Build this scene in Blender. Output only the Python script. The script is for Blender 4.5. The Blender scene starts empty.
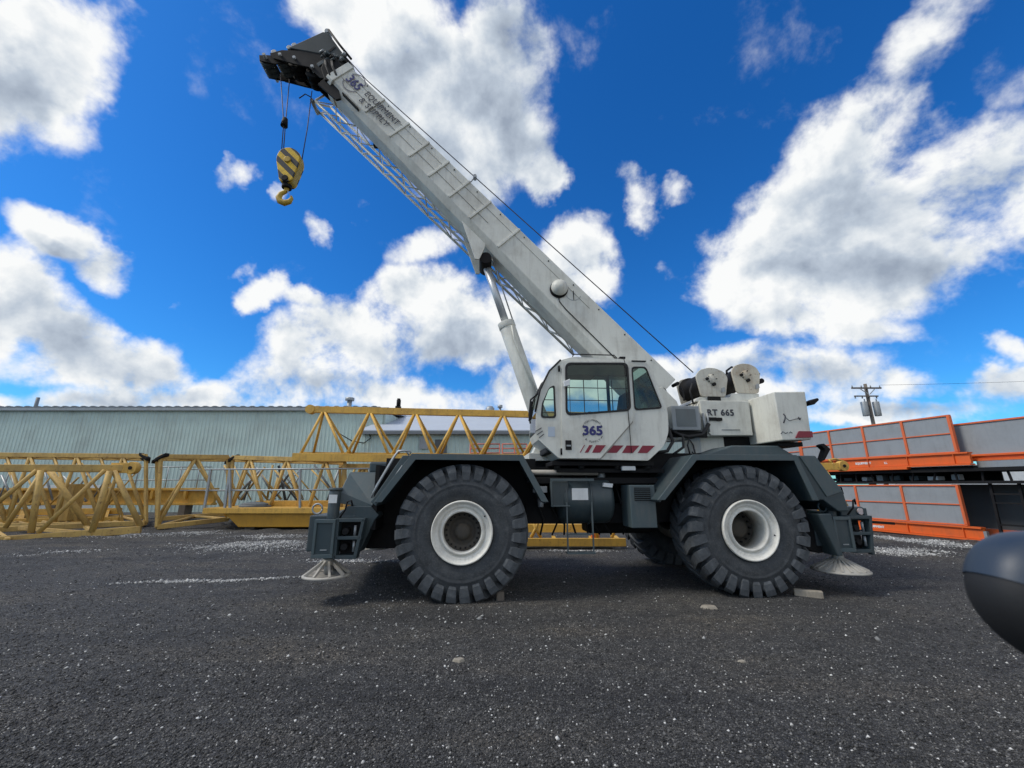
import bpy, bmesh, math, random
import numpy as np
from mathutils import Vector, Matrix, noise
R = math.radians
random.seed(7)
S = bpy.context.scene
COL = S.collection

# ------------------------------------------------------------------ camera
F, PITCH, EYE = 410.0, R(13.84), 1.6
cam_d = bpy.data.cameras.new('camera'); cam = bpy.data.objects.new('camera', cam_d); COL.objects.link(cam)
cam_d.sensor_width = 36.0; cam_d.lens = F / 1024 * 36
cam.location = (0, 0, EYE); cam.rotation_euler = (math.pi / 2 + PITCH, 0, 0)
cam_d.clip_start = 0.05; cam_d.clip_end = 3000
cam_d.dof.use_dof = True; cam_d.dof.focus_distance = 8.0; cam_d.dof.aperture_fstop = 2.8
S.camera = cam

def ray(px, py):
    x = (px - 512) / F; u = (384 - py) / F
    return (x, math.cos(PITCH) - math.sin(PITCH) * u, math.cos(PITCH) * u + math.sin(PITCH))
def at(px, py, Y):
    """photograph measurement -> world point standing at distance Y"""
    r = ray(px, py); t = Y / r[1]
    return Vector((r[0] * t, Y, EYE + r[2] * t))

# ------------------------------------------------------------------ materials
MATS = {}
def nodes(m):
    m.use_nodes = True
    nt = m.node_tree; nt.nodes.clear()
    out = nt.nodes.new('ShaderNodeOutputMaterial'); b = nt.nodes.new('ShaderNodeBsdfPrincipled')
    nt.links.new(b.outputs[0], out.inputs[0])
    return nt, b, out
def ramp(nt, fac, stops, interp='LINEAR'):
    r = nt.nodes.new('ShaderNodeValToRGB'); r.color_ramp.interpolation = interp
    el = r.color_ramp.elements
    while len(el) < len(stops): el.new(0.5)
    for e, (p, c) in zip(el, stops):
        e.position = p; e.color = (*c, 1) if len(c) == 3 else c
    nt.links.new(fac, r.inputs[0]); return r.outputs[0]
def tex(nt, kind, scale, vec=None, **kw):
    n = nt.nodes.new('ShaderNodeTex' + kind); n.inputs['Scale'].default_value = scale
    for k, v in kw.items():
        if k in n.inputs: n.inputs[k].default_value = v
        else: setattr(n, k, v)
    if vec is not None: nt.links.new(vec, n.inputs['Vector'])
    return n
def objco(nt, scale=(1, 1, 1)):
    c = nt.nodes.new('ShaderNodeTexCoord'); m = nt.nodes.new('ShaderNodeMapping')
    m.inputs['Scale'].default_value = scale
    nt.links.new(c.outputs['Object'], m.inputs[0]); return m.outputs[0]
def mixc(nt, fac, a, b, mode='MIX'):
    m = nt.nodes.new('ShaderNodeMix'); m.data_type = 'RGBA'; m.blend_type = mode
    for s, v in ((m.inputs['Factor'], fac), (m.inputs[6], a), (m.inputs[7], b)):
        if isinstance(v, (int, float)): s.default_value = v
        elif isinstance(v, tuple): s.default_value = (*v, 1)
        else: nt.links.new(v, s)
    return m.outputs[2]
def bump(nt, b, h, strength=0.3, dist=0.01):
    n = nt.nodes.new('ShaderNodeBump'); n.inputs['Strength'].default_value = strength
    n.inputs['Distance'].default_value = dist
    nt.links.new(h, n.inputs['Height']); nt.links.new(n.outputs[0], b.inputs['Normal'])

def paint(name, col, dirt=(0.14, 0.12, 0.09), amt=0.35, rough=0.42, streak=True, scale=1.0, metallic=0.0, spec=0.5, rust=None):
    if name in MATS: return MATS[name]
    m = bpy.data.materials.new(name); nt, b, out = nodes(m)
    co = objco(nt); cs = objco(nt, (5, 5, 0.7))
    n1 = tex(nt, 'Noise', 2.1 * scale, co, Detail=8, Roughness=0.65)
    n2 = tex(nt, 'Noise', 3.0 * scale, cs, Detail=6, Roughness=0.6)
    n3 = tex(nt, 'Noise', 34 * scale, co, Detail=4, Roughness=0.7)
    f1 = ramp(nt, n1.outputs[0], [(0.45, (0, 0, 0)), (0.78, (amt, amt, amt))])
    f2 = ramp(nt, n2.outputs[0], [(0.5, (0, 0, 0)), (0.8, (amt * .8,) * 3)])
    f3 = ramp(nt, n3.outputs[0], [(0.6, (0, 0, 0)), (0.75, (amt * .6,) * 3)])
    c = mixc(nt, f1, col, dirt)
    if streak: c = mixc(nt, f2, c, dirt)
    c = mixc(nt, f3, c, tuple(x * .6 for x in dirt))
    if rust:
        n4 = tex(nt, 'Noise', 9 * scale, co, Detail=9, Roughness=0.72)
        f4 = ramp(nt, n4.outputs[0], [(0.58, (0, 0, 0)), (0.66, (rust,) * 3)])
        c = mixc(nt, f4, c, (0.16, 0.07, 0.03))
    nt.links.new(c, b.inputs['Base Color'])
    rr = nt.nodes.new('ShaderNodeMapRange'); rr.inputs['To Min'].default_value = max(rough - .1, .05); rr.inputs['To Max'].default_value = min(rough + .25, 1)
    nt.links.new(n1.outputs[0], rr.inputs[0]); nt.links.new(rr.outputs[0], b.inputs['Roughness'])
    b.inputs['Metallic'].default_value = metallic; b.inputs['Specular IOR Level'].default_value = spec
    bump(nt, b, n3.outputs[0], 0.12, 0.004)
    MATS[name] = m; return m

WHITE = paint('crane_cream_white', (0.68, 0.68, 0.615), (0.20, 0.17, 0.13), 0.42, 0.42)
WHITE_OLD = paint('stained_cream', (0.56, 0.52, 0.42), (0.26, 0.15, 0.07), 0.85, 0.5, rust=0.8)
RIMW = paint('rim_white', (0.76, 0.74, 0.67), (0.2, 0.17, 0.13), 0.35, 0.5, scale=3)
DARK = paint('crane_slate_grey', (0.034, 0.053, 0.061), (0.11, 0.105, 0.095), 0.35, 0.38)
DARKTOP = paint('deck_slate', (0.060, 0.088, 0.097), (0.14, 0.13, 0.12), 0.4, 0.5)
BLACK = paint('black_steel', (0.009, 0.009, 0.010), (0.028, 0.025, 0.022), 0.3, 0.62, spec=0.22)
BLACKRUB = paint('black_rubber_trim', (0.01, 0.01, 0.011), (0.03, 0.03, 0.03), 0.3, 0.6)
YEL = paint('crane_yellow_ochre', (0.66, 0.385, 0.065), (0.20, 0.12, 0.05), 0.6, 0.5, rust=0.6)
YEL2 = paint('crane_yellow_faded', (0.57, 0.375, 0.11), (0.22, 0.14, 0.07), 0.7, 0.6, rust=0.75)
YELB = paint('hook_yellow', (0.50, 0.32, 0.02), (0.15, 0.10, 0.04), 0.5, 0.45, scale=4, rust=0.3)
ORA = paint('machine_orange', (0.72, 0.125, 0.018), (0.25, 0.09, 0.04), 0.35, 0.45)
ORALT = paint('orange_rail', (0.70, 0.14, 0.04), (0.25, 0.10, 0.06), 0.35, 0.5)
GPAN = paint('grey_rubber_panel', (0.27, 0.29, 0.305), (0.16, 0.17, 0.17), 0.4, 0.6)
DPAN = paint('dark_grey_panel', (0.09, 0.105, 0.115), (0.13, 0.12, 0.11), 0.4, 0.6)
STEEL = paint('galvanised', (0.33, 0.35, 0.36), (0.2, 0.19, 0.17), 0.4, 0.45, metallic=0.5)
CHROME = paint('chrome_rod', (0.50, 0.52, 0.53), (0.4, 0.4, 0.4), 0.1, 0.30, metallic=0.35, streak=False)
FLOATM = paint('float_aluminium', (0.40, 0.38, 0.34), (0.16, 0.14, 0.11), 0.5, 0.6)
ROPE = paint('greasy_wire_rope', (0.035, 0.028, 0.04), (0.05, 0.04, 0.04), 0.3, 0.5)
RED = paint('crimson_decal', (0.22, 0.012, 0.03), (0.2, 0.1, 0.1), 0.15, 0.4)
NAVY = paint('navy_decal', (0.018, 0.02, 0.14), (0.1, 0.1, 0.14), 0.1, 0.4)
INK = paint('dark_grey_decal', (0.035, 0.037, 0.05), (0.1, 0.1, 0.1), 0.2, 0.4)
STICK = paint('white_sticker', (0.7, 0.72, 0.72), (0.3, 0.3, 0.3), 0.3, 0.4)
GREENW = paint('pale_green_sheet', (0.49, 0.61, 0.57), (0.26, 0.28, 0.26), 0.5, 0.5, scale=0.3)
ROOFW = paint('pale_roof_sheet', (0.44, 0.48, 0.53), (0.35, 0.37, 0.4), 0.4, 0.5, scale=0.3)
TRIMG = paint('roof_trim', (0.16, 0.18, 0.2), (0.1, 0.1, 0.1), 0.3, 0.5)
CONC = paint('weathered_block', (0.30, 0.27, 0.22), (0.12, 0.10, 0.08), 0.6, 0.9, scale=4)
WOOD = paint('weathered_pole', (0.16, 0.135, 0.11), (0.07, 0.06, 0.05), 0.5, 0.9)
CABIN = paint('cab_interior_black', (0.018, 0.018, 0.02), (0.05, 0.05, 0.05), 0.3, 0.7)
HUB = paint('hub_brown', (0.058, 0.052, 0.043), (0.10, 0.075, 0.05), 0.6, 0.7, scale=5)
CARBLUE = paint('car_dark_blue', (0.022, 0.036, 0.058), (0.03, 0.045, 0.06), 0.1, 0.42, streak=False)
PINKT = paint('far_red_rail', (0.5, 0.13, 0.09), (0.3, 0.15, 0.12), 0.3, 0.5)

def rubber(nm='tyre_rubber', g=1.0):
    m = bpy.data.materials.new(nm); nt, b, out = nodes(m)
    co = objco(nt)
    n1 = tex(nt, 'Noise', 5, co, Detail=9, Roughness=0.7); n2 = tex(nt, 'Noise', 45, co, Detail=5, Roughness=0.7)
    c = ramp(nt, n1.outputs[0], [(0.36, (0.026 * g, 0.030 * g, 0.034 * g)), (0.6, (0.052 * g, 0.058 * g, 0.064 * g)), (0.74, (0.12 * g, 0.125 * g, 0.125 * g))])
    f = ramp(nt, n2.outputs[0], [(0.5, (0, 0, 0)), (0.72, (0.5,) * 3)])
    c = mixc(nt, f, c, (0.13, 0.13, 0.125))
    nt.links.new(c, b.inputs['Base Color']); b.inputs['Roughness'].default_value = 0.72
    bump(nt, b, n2.outputs[0], 0.35, 0.006); return m
TYRE = rubber(); TREAD = rubber('dusty_tread', 1.5)

def glass(name, tint, dark=0.0):
    m = bpy.data.materials.new(name); nt, b, out = nodes(m); nt.nodes.remove(b)
    t = nt.nodes.new('ShaderNodeBsdfTransparent'); t.inputs[0].default_value = (*tint, 1)
    g = nt.nodes.new('ShaderNodeBsdfGlossy'); g.inputs['Roughness'].default_value = 0.03
    fr = nt.nodes.new('ShaderNodeFresnel'); fr.inputs[0].default_value = 1.5
    mx = nt.nodes.new('ShaderNodeMixShader')
    nt.links.new(fr.outputs[0], mx.inputs[0]); nt.links.new(t.outputs[0], mx.inputs[1]); nt.links.new(g.outputs[0], mx.inputs[2])
    nt.links.new(mx.outputs[0], out.inputs[0]); return m
GLASS = glass('tinted_cab_glass', (0.62, 0.74, 0.70))
GLASSD = glass('side_glass', (0.62, 0.78, 0.73))

def stripe_mat():
    m = bpy.data.materials.new('yellow_black_hazard'); nt, b, out = nodes(m)
    co = objco(nt); sep = nt.nodes.new('ShaderNodeSeparateXYZ'); nt.links.new(co, sep.inputs[0])
    a = nt.nodes.new('ShaderNodeMath'); a.operation = 'ADD'
    nt.links.new(sep.outputs[0], a.inputs[0]); nt.links.new(sep.outputs[2], a.inputs[1])
    w = nt.nodes.new('ShaderNodeMath'); w.operation = 'MULTIPLY'; w.inputs[1].default_value = 3.3; nt.links.new(a.outputs[0], w.inputs[0])
    f = nt.nodes.new('ShaderNodeMath'); f.operation = 'FRACT'; nt.links.new(w.outputs[0], f.inputs[0])
    g = nt.nodes.new('ShaderNodeMath'); g.operation = 'GREATER_THAN'; g.inputs[1].default_value = 0.50; nt.links.new(f.outputs[0], g.inputs[0])
    n = tex(nt, 'Noise', 12, co, Detail=8, Roughness=0.7)
    y = ramp(nt, n.outputs[0], [(0.4, (0.78, 0.50, 0.008)), (0.7, (0.42, 0.25, 0.01))])
    c = mixc(nt, g.outputs[0], y, (0.015, 0.014, 0.012))
    nt.links.new(c, b.inputs['Base Color']); b.inputs['Roughness'].default_value = 0.5; return m
HAZ = stripe_mat()

# ------------------------------------------------------------------ mesh builder
def link(o, parent=None):
    COL.objects.link(o)
    if parent is not None: o.parent = parent
    return o
def tag(o, label=None, cat=None, group=None, kind=None):
    if label: o['label'] = label
    if cat: o['category'] = cat
    if group: o['group'] = group
    if kind: o['kind'] = kind
    return o
def thing(name, loc, label, cat, group=None, rz=0.0):
    o = bpy.data.objects.new(name, None); o.location = loc; o.rotation_euler.z = rz
    o.empty_display_size = 0.2; link(o); return tag(o, label, cat, group)

class MB:
    def __init__(s): s.v = []; s.f = []; s.sm = []
    def add(s, vs, fs, smooth=False):
        b = len(s.v); s.v += [tuple(v) for v in vs]; s.f += [tuple(b + i for i in f) for f in fs]; s.sm += [smooth] * len(fs); return s
    def box(s, a, b):
        x0, y0, z0 = a; x1, y1, z1 = b
        vs = [(x0, y0, z0), (x1, y0, z0), (x1, y1, z0), (x0, y1, z0), (x0, y0, z1), (x1, y0, z1), (x1, y1, z1), (x0, y1, z1)]
        return s.add(vs, [(0, 3, 2, 1), (4, 5, 6, 7), (0, 1, 5, 4), (1, 2, 6, 5), (2, 3, 7, 6), (3, 0, 4, 7)])
    def prism(s, prof, v0, v1):
        """profile of (u, w) points extruded in v"""
        n = len(prof)
        vs = [(u, v0, w) for u, w in prof] + [(u, v1, w) for u, w in prof]
        fs = [tuple(range(n)), tuple(range(2 * n - 1, n - 1, -1))] + [(i, i + n, (i + 1) % n + n, (i + 1) % n) for i in range(n)]
        return s.add(vs, fs)
    def hexa(s, a, b):
        """loft between two equal-length rings"""
        n = len(a)
        fs = [tuple(range(n - 1, -1, -1)), tuple(range(n, 2 * n))] + [(i, (i + 1) % n, (i + 1) % n + n, i + n) for i in range(n)]
        return s.add(list(a) + list(b), fs)
    def bar(s, p, q, w, h=None, up=(0, 0, 1)):
        h = h or w; p = Vector(p); q = Vector(q); d = (q - p).normalized(); u = Vector(up)
        if abs(d.dot(u)) > 0.98: u = Vector((0, 1, 0))
        x = d.cross(u).normalized() * w / 2; y = x.cross(d).normalized() * h / 2
        return s.hexa([p - x - y, p + x - y, p + x + y, p - x + y], [q - x - y, q + x - y, q + x + y, q - x + y])
    def cyl(s, p, q, r, r2=None, n=20, smooth=True):
        r2 = r if r2 is None else r2; p = Vector(p); q = Vector(q); d = (q - p).normalized()
        u = Vector((0, 0, 1)) if abs(d.z) < 0.9 else Vector((1, 0, 0))
        x = d.cross(u).normalized(); y = d.cross(x).normalized()
        A = [(math.cos(2 * math.pi * i / n), math.sin(2 * math.pi * i / n)) for i in range(n)]
        b = len(s.v)
        s.v += [tuple(p + x * (c * r) + y * (t * r)) for c, t in A] + [tuple(q + x * (c * r2) + y * (t * r2)) for c, t in A]
        for i in range(n):
            s.f.append((b + i, b + (i + 1) % n, b + (i + 1) % n + n, b + i + n)); s.sm.append(smooth)
        s.f.append(tuple(b + i for i in range(n - 1, -1, -1))); s.sm.append(False)
        s.f.append(tuple(b + i + n for i in range(n))); s.sm.append(False); return s
    def tube(s, pts, r, n=8):
        pts = [Vector(p) for p in pts]; rings = []; b = len(s.v); prev = None
        for i, p in enumerate(pts):
            d = (pts[min(i + 1, len(pts) - 1)] - pts[max(i - 1, 0)]).normalized()
            if prev is None:
                u = Vector((0, 0, 1)) if abs(d.z) < 0.9 else Vector((1, 0, 0)); x = d.cross(u).normalized()
            else: x = (prev - d * prev.dot(d)).normalized()
            prev = x; y = d.cross(x)
            s.v += [tuple(p + x * math.cos(2 * math.pi * k / n) * r + y * math.sin(2 * math.pi * k / n) * r) for k in range(n)]
        for i in range(len(pts) - 1):
            for k in range(n):
                a = b + i * n; s.f.append((a + k, a + (k + 1) % n, a + n + (k + 1) % n, a + n + k)); s.sm.append(True)
        s.f.append(tuple(b + k for k in range(n - 1, -1, -1))); s.sm.append(False)
        e = b + (len(pts) - 1) * n; s.f.append(tuple(e + k for k in range(n))); s.sm.append(False); return s
    def lathe(s, prof, c, n=64, axis='v', closed=False, smooth=True):
        """profile (offset along axis, radius) turned about the axis ('v' = y, 'w' = z) through c"""
        b = len(s.v); m = len(prof)
        for i in range(n):
            a = 2 * math.pi * i / n; ca, sa = math.cos(a), math.sin(a)
            for o, r in prof:
                s.v.append((c[0] + r * ca, c[1] + o, c[2] + r * sa) if axis == 'v' else (c[0] + r * ca, c[1] + r * sa, c[2] + o))
        for i in range(n):
            j = (i + 1) % n
            for k in range(m if closed else m - 1):
                l = (k + 1) % m
                s.f.append((b + i * m + k, b + i * m + l, b + j * m + l, b + j * m + k)); s.sm.append(smooth)
        return s
    def build(s, name, mat, parent=None, bev=0.0, auto=False):
        me = bpy.data.meshes.new(name); me.from_pydata(s.v, [], s.f)
        me.polygons.foreach_set('use_smooth', s.sm); me.materials.append(mat)
        bm = bmesh.new(); bm.from_mesh(me); bmesh.ops.recalc_face_normals(bm, faces=bm.faces); bm.to_mesh(me); bm.free()
        o = bpy.data.objects.new(name, me); link(o, parent)
        if bev:
            m = o.modifiers.new('bevel', 'BEVEL'); m.width = bev; m.segments = 2; m.limit_method = 'ANGLE'; m.angle_limit = R(35)
        return o

def rounded(poly, r, n=5):
    out = []; m = len(poly)
    for i in range(m):
        rr = r[i] if isinstance(r, (list, tuple)) else r
        p = Vector(poly[i]); a = Vector(poly[i - 1]); b = Vector(poly[(i + 1) % m])
        da = (a - p); db = (b - p); q = min(rr, da.length * .45, db.length * .45)
        if q <= 1e-4: out.append(tuple(p)); continue
        s0 = p + da.normalized() * q; s1 = p + db.normalized() * q
        for k in range(n + 1):
            t = k / n; out.append(tuple((1 - t) ** 2 * s0 + 2 * t * (1 - t) * p + t * t * s1))
    return out

def curve_mesh(cu, name, mat, parent, M, bev=0.0):
    tmp = bpy.data.objects.new('tmp', cu); COL.objects.link(tmp)
    dg = bpy.context.evaluated_depsgraph_get(); dg.update()
    me = bpy.data.meshes.new_from_object(tmp.evaluated_get(dg)); me.name = name
    bpy.data.objects.remove(tmp); bpy.data.curves.remove(cu)
    me.transform(M); me.materials.clear(); me.materials.append(mat)
    o = bpy.data.objects.new(name, me); link(o, parent)
    if bev:
        m = o.modifiers.new('bevel', 'BEVEL'); m.width = bev; m.segments = 2; m.limit_method = 'ANGLE'; m.angle_limit = R(40)
    return o
def plate(name, mat, parent, outer, holes, v, th, bev=0.0):
    """plate in the u-w plane with real holes; near face at v, thickness th away from the viewer"""
    cu = bpy.data.curves.new(name, 'CURVE'); cu.dimensions = '2D'; cu.fill_mode = 'BOTH'; cu.extrude = th / 2
    for poly in [outer] + list(holes):
        sp = cu.splines.new('POLY'); sp.points.add(len(poly) - 1); sp.use_cyclic_u = True
        for p, (u, w) in zip(sp.points, poly): p.co = (u, w, 0, 1)
    M = Matrix(((1, 0, 0, 0), (0, 0, -1, v + th / 2), (0, 1, 0, 0), (0, 0, 0, 1)))
    return curve_mesh(cu, name, mat, parent, M, bev)
def text(body, size, pos, parent, mat, xd=(1, 0, 0), yd=(0, 0, 1), name='lettering', bold=0.0, align='CENTER', sx=1.0, space=1.0):
    cu = bpy.data.curves.new('t', 'FONT'); cu.body = body; cu.size = size; cu.align_x = align; cu.align_y = 'CENTER'
    cu.extrude = 0.001; cu.offset = bold; cu.space_character = space
    x = Vector(xd).normalized(); y = Vector(yd).normalized(); z = x.cross(y)
    M = Matrix.Translation(pos) @ Matrix((x * sx, y, z)).transposed().to_4x4()
    cu.offset = 0.0
    o = curve_mesh(cu, name, mat, parent, M)
    if bold:
        me = o.data; bm = bmesh.new(); bm.from_mesh(me); src = bm.verts[:] + bm.edges[:] + bm.faces[:]
        for k, (dx, dy) in enumerate(((1, 0), (-1, 0), (0, 1), (0, -1), (.7, .7), (-.7, .7), (.7, -.7), (-.7, -.7))):
            g = bmesh.ops.duplicate(bm, geom=src)['geom']; sh = x * dx * bold + y * dy * bold + z * (k + 1) * .0003
            bmesh.ops.translate(bm, verts=[v for v in g if isinstance(v, bmesh.types.BMVert)], vec=sh)
        bm.to_mesh(me); bm.free()
    return o

# ================================================================== SETTING
def ground():
    xs = np.concatenate([-np.geomspace(600, 16, 26)[:-1], np.arange(-16, 16.01, 0.16), np.geomspace(16, 600, 26)[1:]])
    ys = np.concatenate([-np.geomspace(600, 3, 20)[:-1], np.arange(-3, 20.01, 0.16), np.geomspace(20, 900, 34)[1:]])
    X, Y = np.meshgrid(xs, ys)
    Z = np.zeros_like(X)
    for j in range(X.shape[0]):
        for i in range(X.shape[1]):
            x, y = X[j, i], Y[j, i]
            if abs(x) < 20 and -4 < y < 24:
                # level where the wheels stand, lumpier towards the heaps beside the crane
                far = max(0.0, min(1.0, (y - 7.6) / 2.5)) * (1 if x < -2.2 or x > 6.2 else .35)
                z = 0.018 * noise.noise(Vector((x * .9, y * .9, 0)))
                z += far * 0.06 * noise.noise(Vector((x * 1.3, y * 1.3, 4)))
                z += far * 0.035 * noise.noise(Vector((x * 3.1, y * 3.1, 9)))
                for cx, cy, rr, hh in ((-2.15, 8.3, .9, .16), (-6.0, 11.5, 1.6, .10), (7.6, 9.6, 1.0, .13), (10.2, 13.0, 1.4, .12)):
                    z += hh * math.exp(-((x - cx) ** 2 + (y - cy) ** 2) / rr ** 2)
                Z[j, i] = z - 0.004
    ny, nx = X.shape
    vs = np.stack([X, Y, Z], -1).reshape(-1, 3)
    idx = np.arange(nx * ny).reshape(ny, nx)
    fs = np.stack([idx[:-1, :-1], idx[:-1, 1:], idx[1:, 1:], idx[1:, :-1]], -1).reshape(-1, 4)
    me = bpy.data.meshes.new('ground'); me.from_pydata(vs.tolist(), [], fs.tolist())
    me.polygons.foreach_set('use_smooth', [True] * len(fs))
    m = bpy.data.materials.new('dark_gravel'); nt, b, out = nodes(m); co = objco(nt)
    wn = tex(nt, 'Noise', 30, co, Detail=2)
    wco = mixc(nt, 0.02, co, wn.outputs['Color'])
    v1 = tex(nt, 'Voronoi', 80, wco, Randomness=1.0); v2 = tex(nt, 'Voronoi', 165, wco, Randomness=1.0)
    big = tex(nt, 'Noise', 0.55, co, Detail=8, Roughness=0.6); mid = tex(nt, 'Noise', 4.5, co, Detail=7, Roughness=0.65)
    s1 = nt.nodes.new('ShaderNodeSeparateColor'); nt.links.new(v1.outputs['Color'], s1.inputs[0])
    s2 = nt.nodes.new('ShaderNodeSeparateColor'); nt.links.new(v2.outputs['Color'], s2.inputs[0])
    c1 = ramp(nt, s1.outputs[0], [(0.0, (0.012, 0.012, 0.012)), (0.45, (0.040, 0.0395, 0.0385)), (0.82, (0.092, 0.090, 0.087)), (0.965, (0.16, 0.155, 0.145)), (0.99, (0.46, 0.45, 0.42))])
    c2 = ramp(nt, s2.outputs[1], [(0.0, (0.010, 0.010, 0.010)), (0.5, (0.038, 0.0375, 0.0365)), (0.94, (0.115, 0.112, 0.107)), (0.985, (0.40, 0.39, 0.37))])
    c = mixc(nt, 0.5, c1, c2)
    tint = ramp(nt, big.outputs[0], [(0.35, (0.78, 0.80, 0.84)), (0.52, (1.0, 1.0, 1.0)), (0.66, (1.22, 1.16, 1.06))])
    c = mixc(nt, 1.0, c, tint, 'MULTIPLY')
    t2 = ramp(nt, mid.outputs[0], [(0.3, (0.72, 0.72, 0.74)), (0.5, (1.0, 1.0, 1.0)), (0.72, (1.35, 1.33, 1.28))])
    c = mixc(nt, 1.0, c, t2, 'MULTIPLY')
    trk = tex(nt, 'Noise', 1.0, objco(nt, (0.22, 1.5, 1)), Detail=6, Roughness=0.6)
    t3 = ramp(nt, trk.outputs[0], [(0.36, (0.66, 0.66, 0.68)), (0.5, (1.0, 1.0, 1.0)), (0.62, (1.18, 1.12, 1.04))])
    c = mixc(nt, 1.0, c, t3, 'MULTIPLY')
    fine = tex(nt, 'Noise', 13, co, Detail=5, Roughness=0.7)
    t4 = ramp(nt, fine.outputs[0], [(0.38, (0.62, 0.62, 0.62)), (0.55, (1.05, 1.05, 1.05)), (0.7, (1.3, 1.3, 1.3))])
    c = mixc(nt, 1.0, c, t4, 'MULTIPLY')
    nt.links.new(c, b.inputs['Base Color']); b.inputs['Roughness'].default_value = 0.85
    ad = nt.nodes.new('ShaderNodeMath'); ad.operation = 'MULTIPLY_ADD'; ad.inputs[1].default_value = 0.5
    nt.links.new(v2.outputs[0], ad.inputs[0]); nt.links.new(v1.outputs[0], ad.inputs[2])
    ng = nt.nodes.new('ShaderNodeMath'); ng.operation = 'MULTIPLY'; ng.inputs[1].default_value = -1; nt.links.new(ad.outputs[0], ng.inputs[0])
    bump(nt, b, ng.outputs[0], 1.0, 0.014)
    me.materials.append(m)
    o = bpy.data.objects.new('ground', me); link(o); tag(o, kind='structure')
    from mathutils.bvhtree import BVHTree
    return X, Y, Z
GX, GY, GZ = ground()
gxs, gys = GX[0], GY[:, 0]
def gz(x, y):
    i = np.clip(np.searchsorted(gxs, x) - 1, 0, len(gxs) - 2); j = np.clip(np.searchsorted(gys, y) - 1, 0, len(gys) - 2)
    fx = (x - gxs[i]) / (gxs[i + 1] - gxs[i]); fy = (y - gys[j]) / (gys[j + 1] - gys[j])
    return (GZ[j, i] * (1 - fx) * (1 - fy) + GZ[j, i + 1] * fx * (1 - fy) + GZ[j + 1, i] * (1 - fx) * fy + GZ[j + 1, i + 1] * fx * fy)

def stones(name, pts, size, stops, label):
    rng = np.random.default_rng(len(pts))
    n = len(pts)
    base = np.array([(1, 0, 0), (0, 1, 0), (-1, 0, 0), (0, -1, 0), (0, 0, .7), (0, 0, -.7)], float)
    tri = np.array([(0, 1, 4), (1, 2, 4), (2, 3, 4), (3, 0, 4), (1, 0, 5), (2, 1, 5), (3, 2, 5), (0, 3, 5)])
    v = base[None] * (1 + rng.uniform(-.35, .35, (n, 6, 3))) * size[:, None, None]
    a = rng.uniform(0, 2 * math.pi, n); ca, sa = np.cos(a)[:, None], np.sin(a)[:, None]
    tl = rng.uniform(-.5, .5, n)[:, None]
    x = v[..., 0] * ca - v[..., 1] * sa; y = v[..., 0] * sa + v[..., 1] * ca; z = v[..., 2] + tl * v[..., 0]
    V = np.stack([x + pts[:, 0:1], y + pts[:, 1:2], z + pts[:, 2:3] + size[:, None] * .25], -1).reshape(-1, 3)
    Fc = (tri[None] + (np.arange(n) * 6)[:, None, None]).reshape(-1, 3)
    me = bpy.data.meshes.new(name)
    me.vertices.add(len(V)); me.vertices.foreach_set('co', V.ravel())
    me.loops.add(Fc.size); me.loops.foreach_set('vertex_index', Fc.ravel())
    me.polygons.add(len(Fc)); me.polygons.foreach_set('loop_start', np.arange(0, Fc.size, 3)); me.polygons.foreach_set('loop_total', np.full(len(Fc), 3))
    me.update(calc_edges=True); me.validate()
    m = bpy.data.materials.new(name); nt, b, out = nodes(m)
    g = nt.nodes.new('ShaderNodeNewGeometry')
    c = ramp(nt, g.outputs['Random Per Island'], stops, 'LINEAR')
    nt.links.new(c, b.inputs['Base Color']); b.inputs['Roughness'].default_value = 0.8
    me.materials.append(m)
    o = bpy.data.objects.new(name, me); link(o); tag(o, label, 'gravel', kind='stuff')
rng = np.random.default_rng(3)
N = 110000
t = rng.uniform(0, 1, N); yy = 1 / (1 / 2.2 - t * (1 / 2.2 - 1 / 18.0)); xx = rng.uniform(-1.35, 1.35, N) * (yy + .6)
P3 = np.stack([xx, yy, gz(xx, yy)], -1)
sz = np.exp(rng.normal(-5.12, .33, N)) * (1 + yy * .04)
stones('loose_gravel', P3, sz, [(0.0, (0.014, 0.014, 0.014)), (0.5, (0.050, 0.0495, 0.048)), (0.88, (0.105, 0.103, 0.10)), (0.965, (0.22, 0.215, 0.20)), (0.988, (0.64, 0.63, 0.60))],
       'dark crushed gravel with scattered white chips over the whole yard')
def patch(cx, cy, rx, ry, rot, n):
    r = np.sqrt(rng.uniform(0, 1, n)) ** 1.0 * np.abs(rng.normal(.75, .35, n)); a = rng.uniform(0, 2 * math.pi, n)
    u = r * np.cos(a) * rx; v = r * np.sin(a) * ry; c, s = math.cos(rot), math.sin(rot)
    return np.stack([cx + u * c - v * s, cy + u * s + v * c], -1)
def gnd(px, py):
    r = ray(px, py); t = -EYE / r[2]; return r[0] * t, r[1] * t
PT = []
for (px0, py0, px1, py1, ry, n) in ((125, 583, 300, 578, .10, 1700), (190, 545, 330, 551, 1.0, 5200), (60, 536, 200, 534, .8, 1500), (225, 537, 312, 536, .5, 1500), (150, 534, 235, 533, .5, 900),
                                    (300, 560, 400, 563, .35, 900), (845, 552, 945, 552, .6, 3000), (870, 538, 985, 548, .8, 7500), (545, 551, 612, 551, .18, 900),
                                    (0, 556, 120, 548, .35, 400), (150, 600, 800, 640, 1.6, 160)):
    a = gnd(px0, py0); b = gnd(px1, py1)
    PT.append(patch((a[0] + b[0]) / 2, (a[1] + b[1]) / 2, math.dist(a, b) / 2, ry, math.atan2(b[1] - a[1], b[0] - a[0]), n))
PT = np.concatenate(PT)
P3 = np.stack([PT[:, 0], PT[:, 1], gz(PT[:, 0], PT[:, 1])], -1)
sz = np.exp(rng.normal(-4.3, .38, len(PT)))
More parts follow.
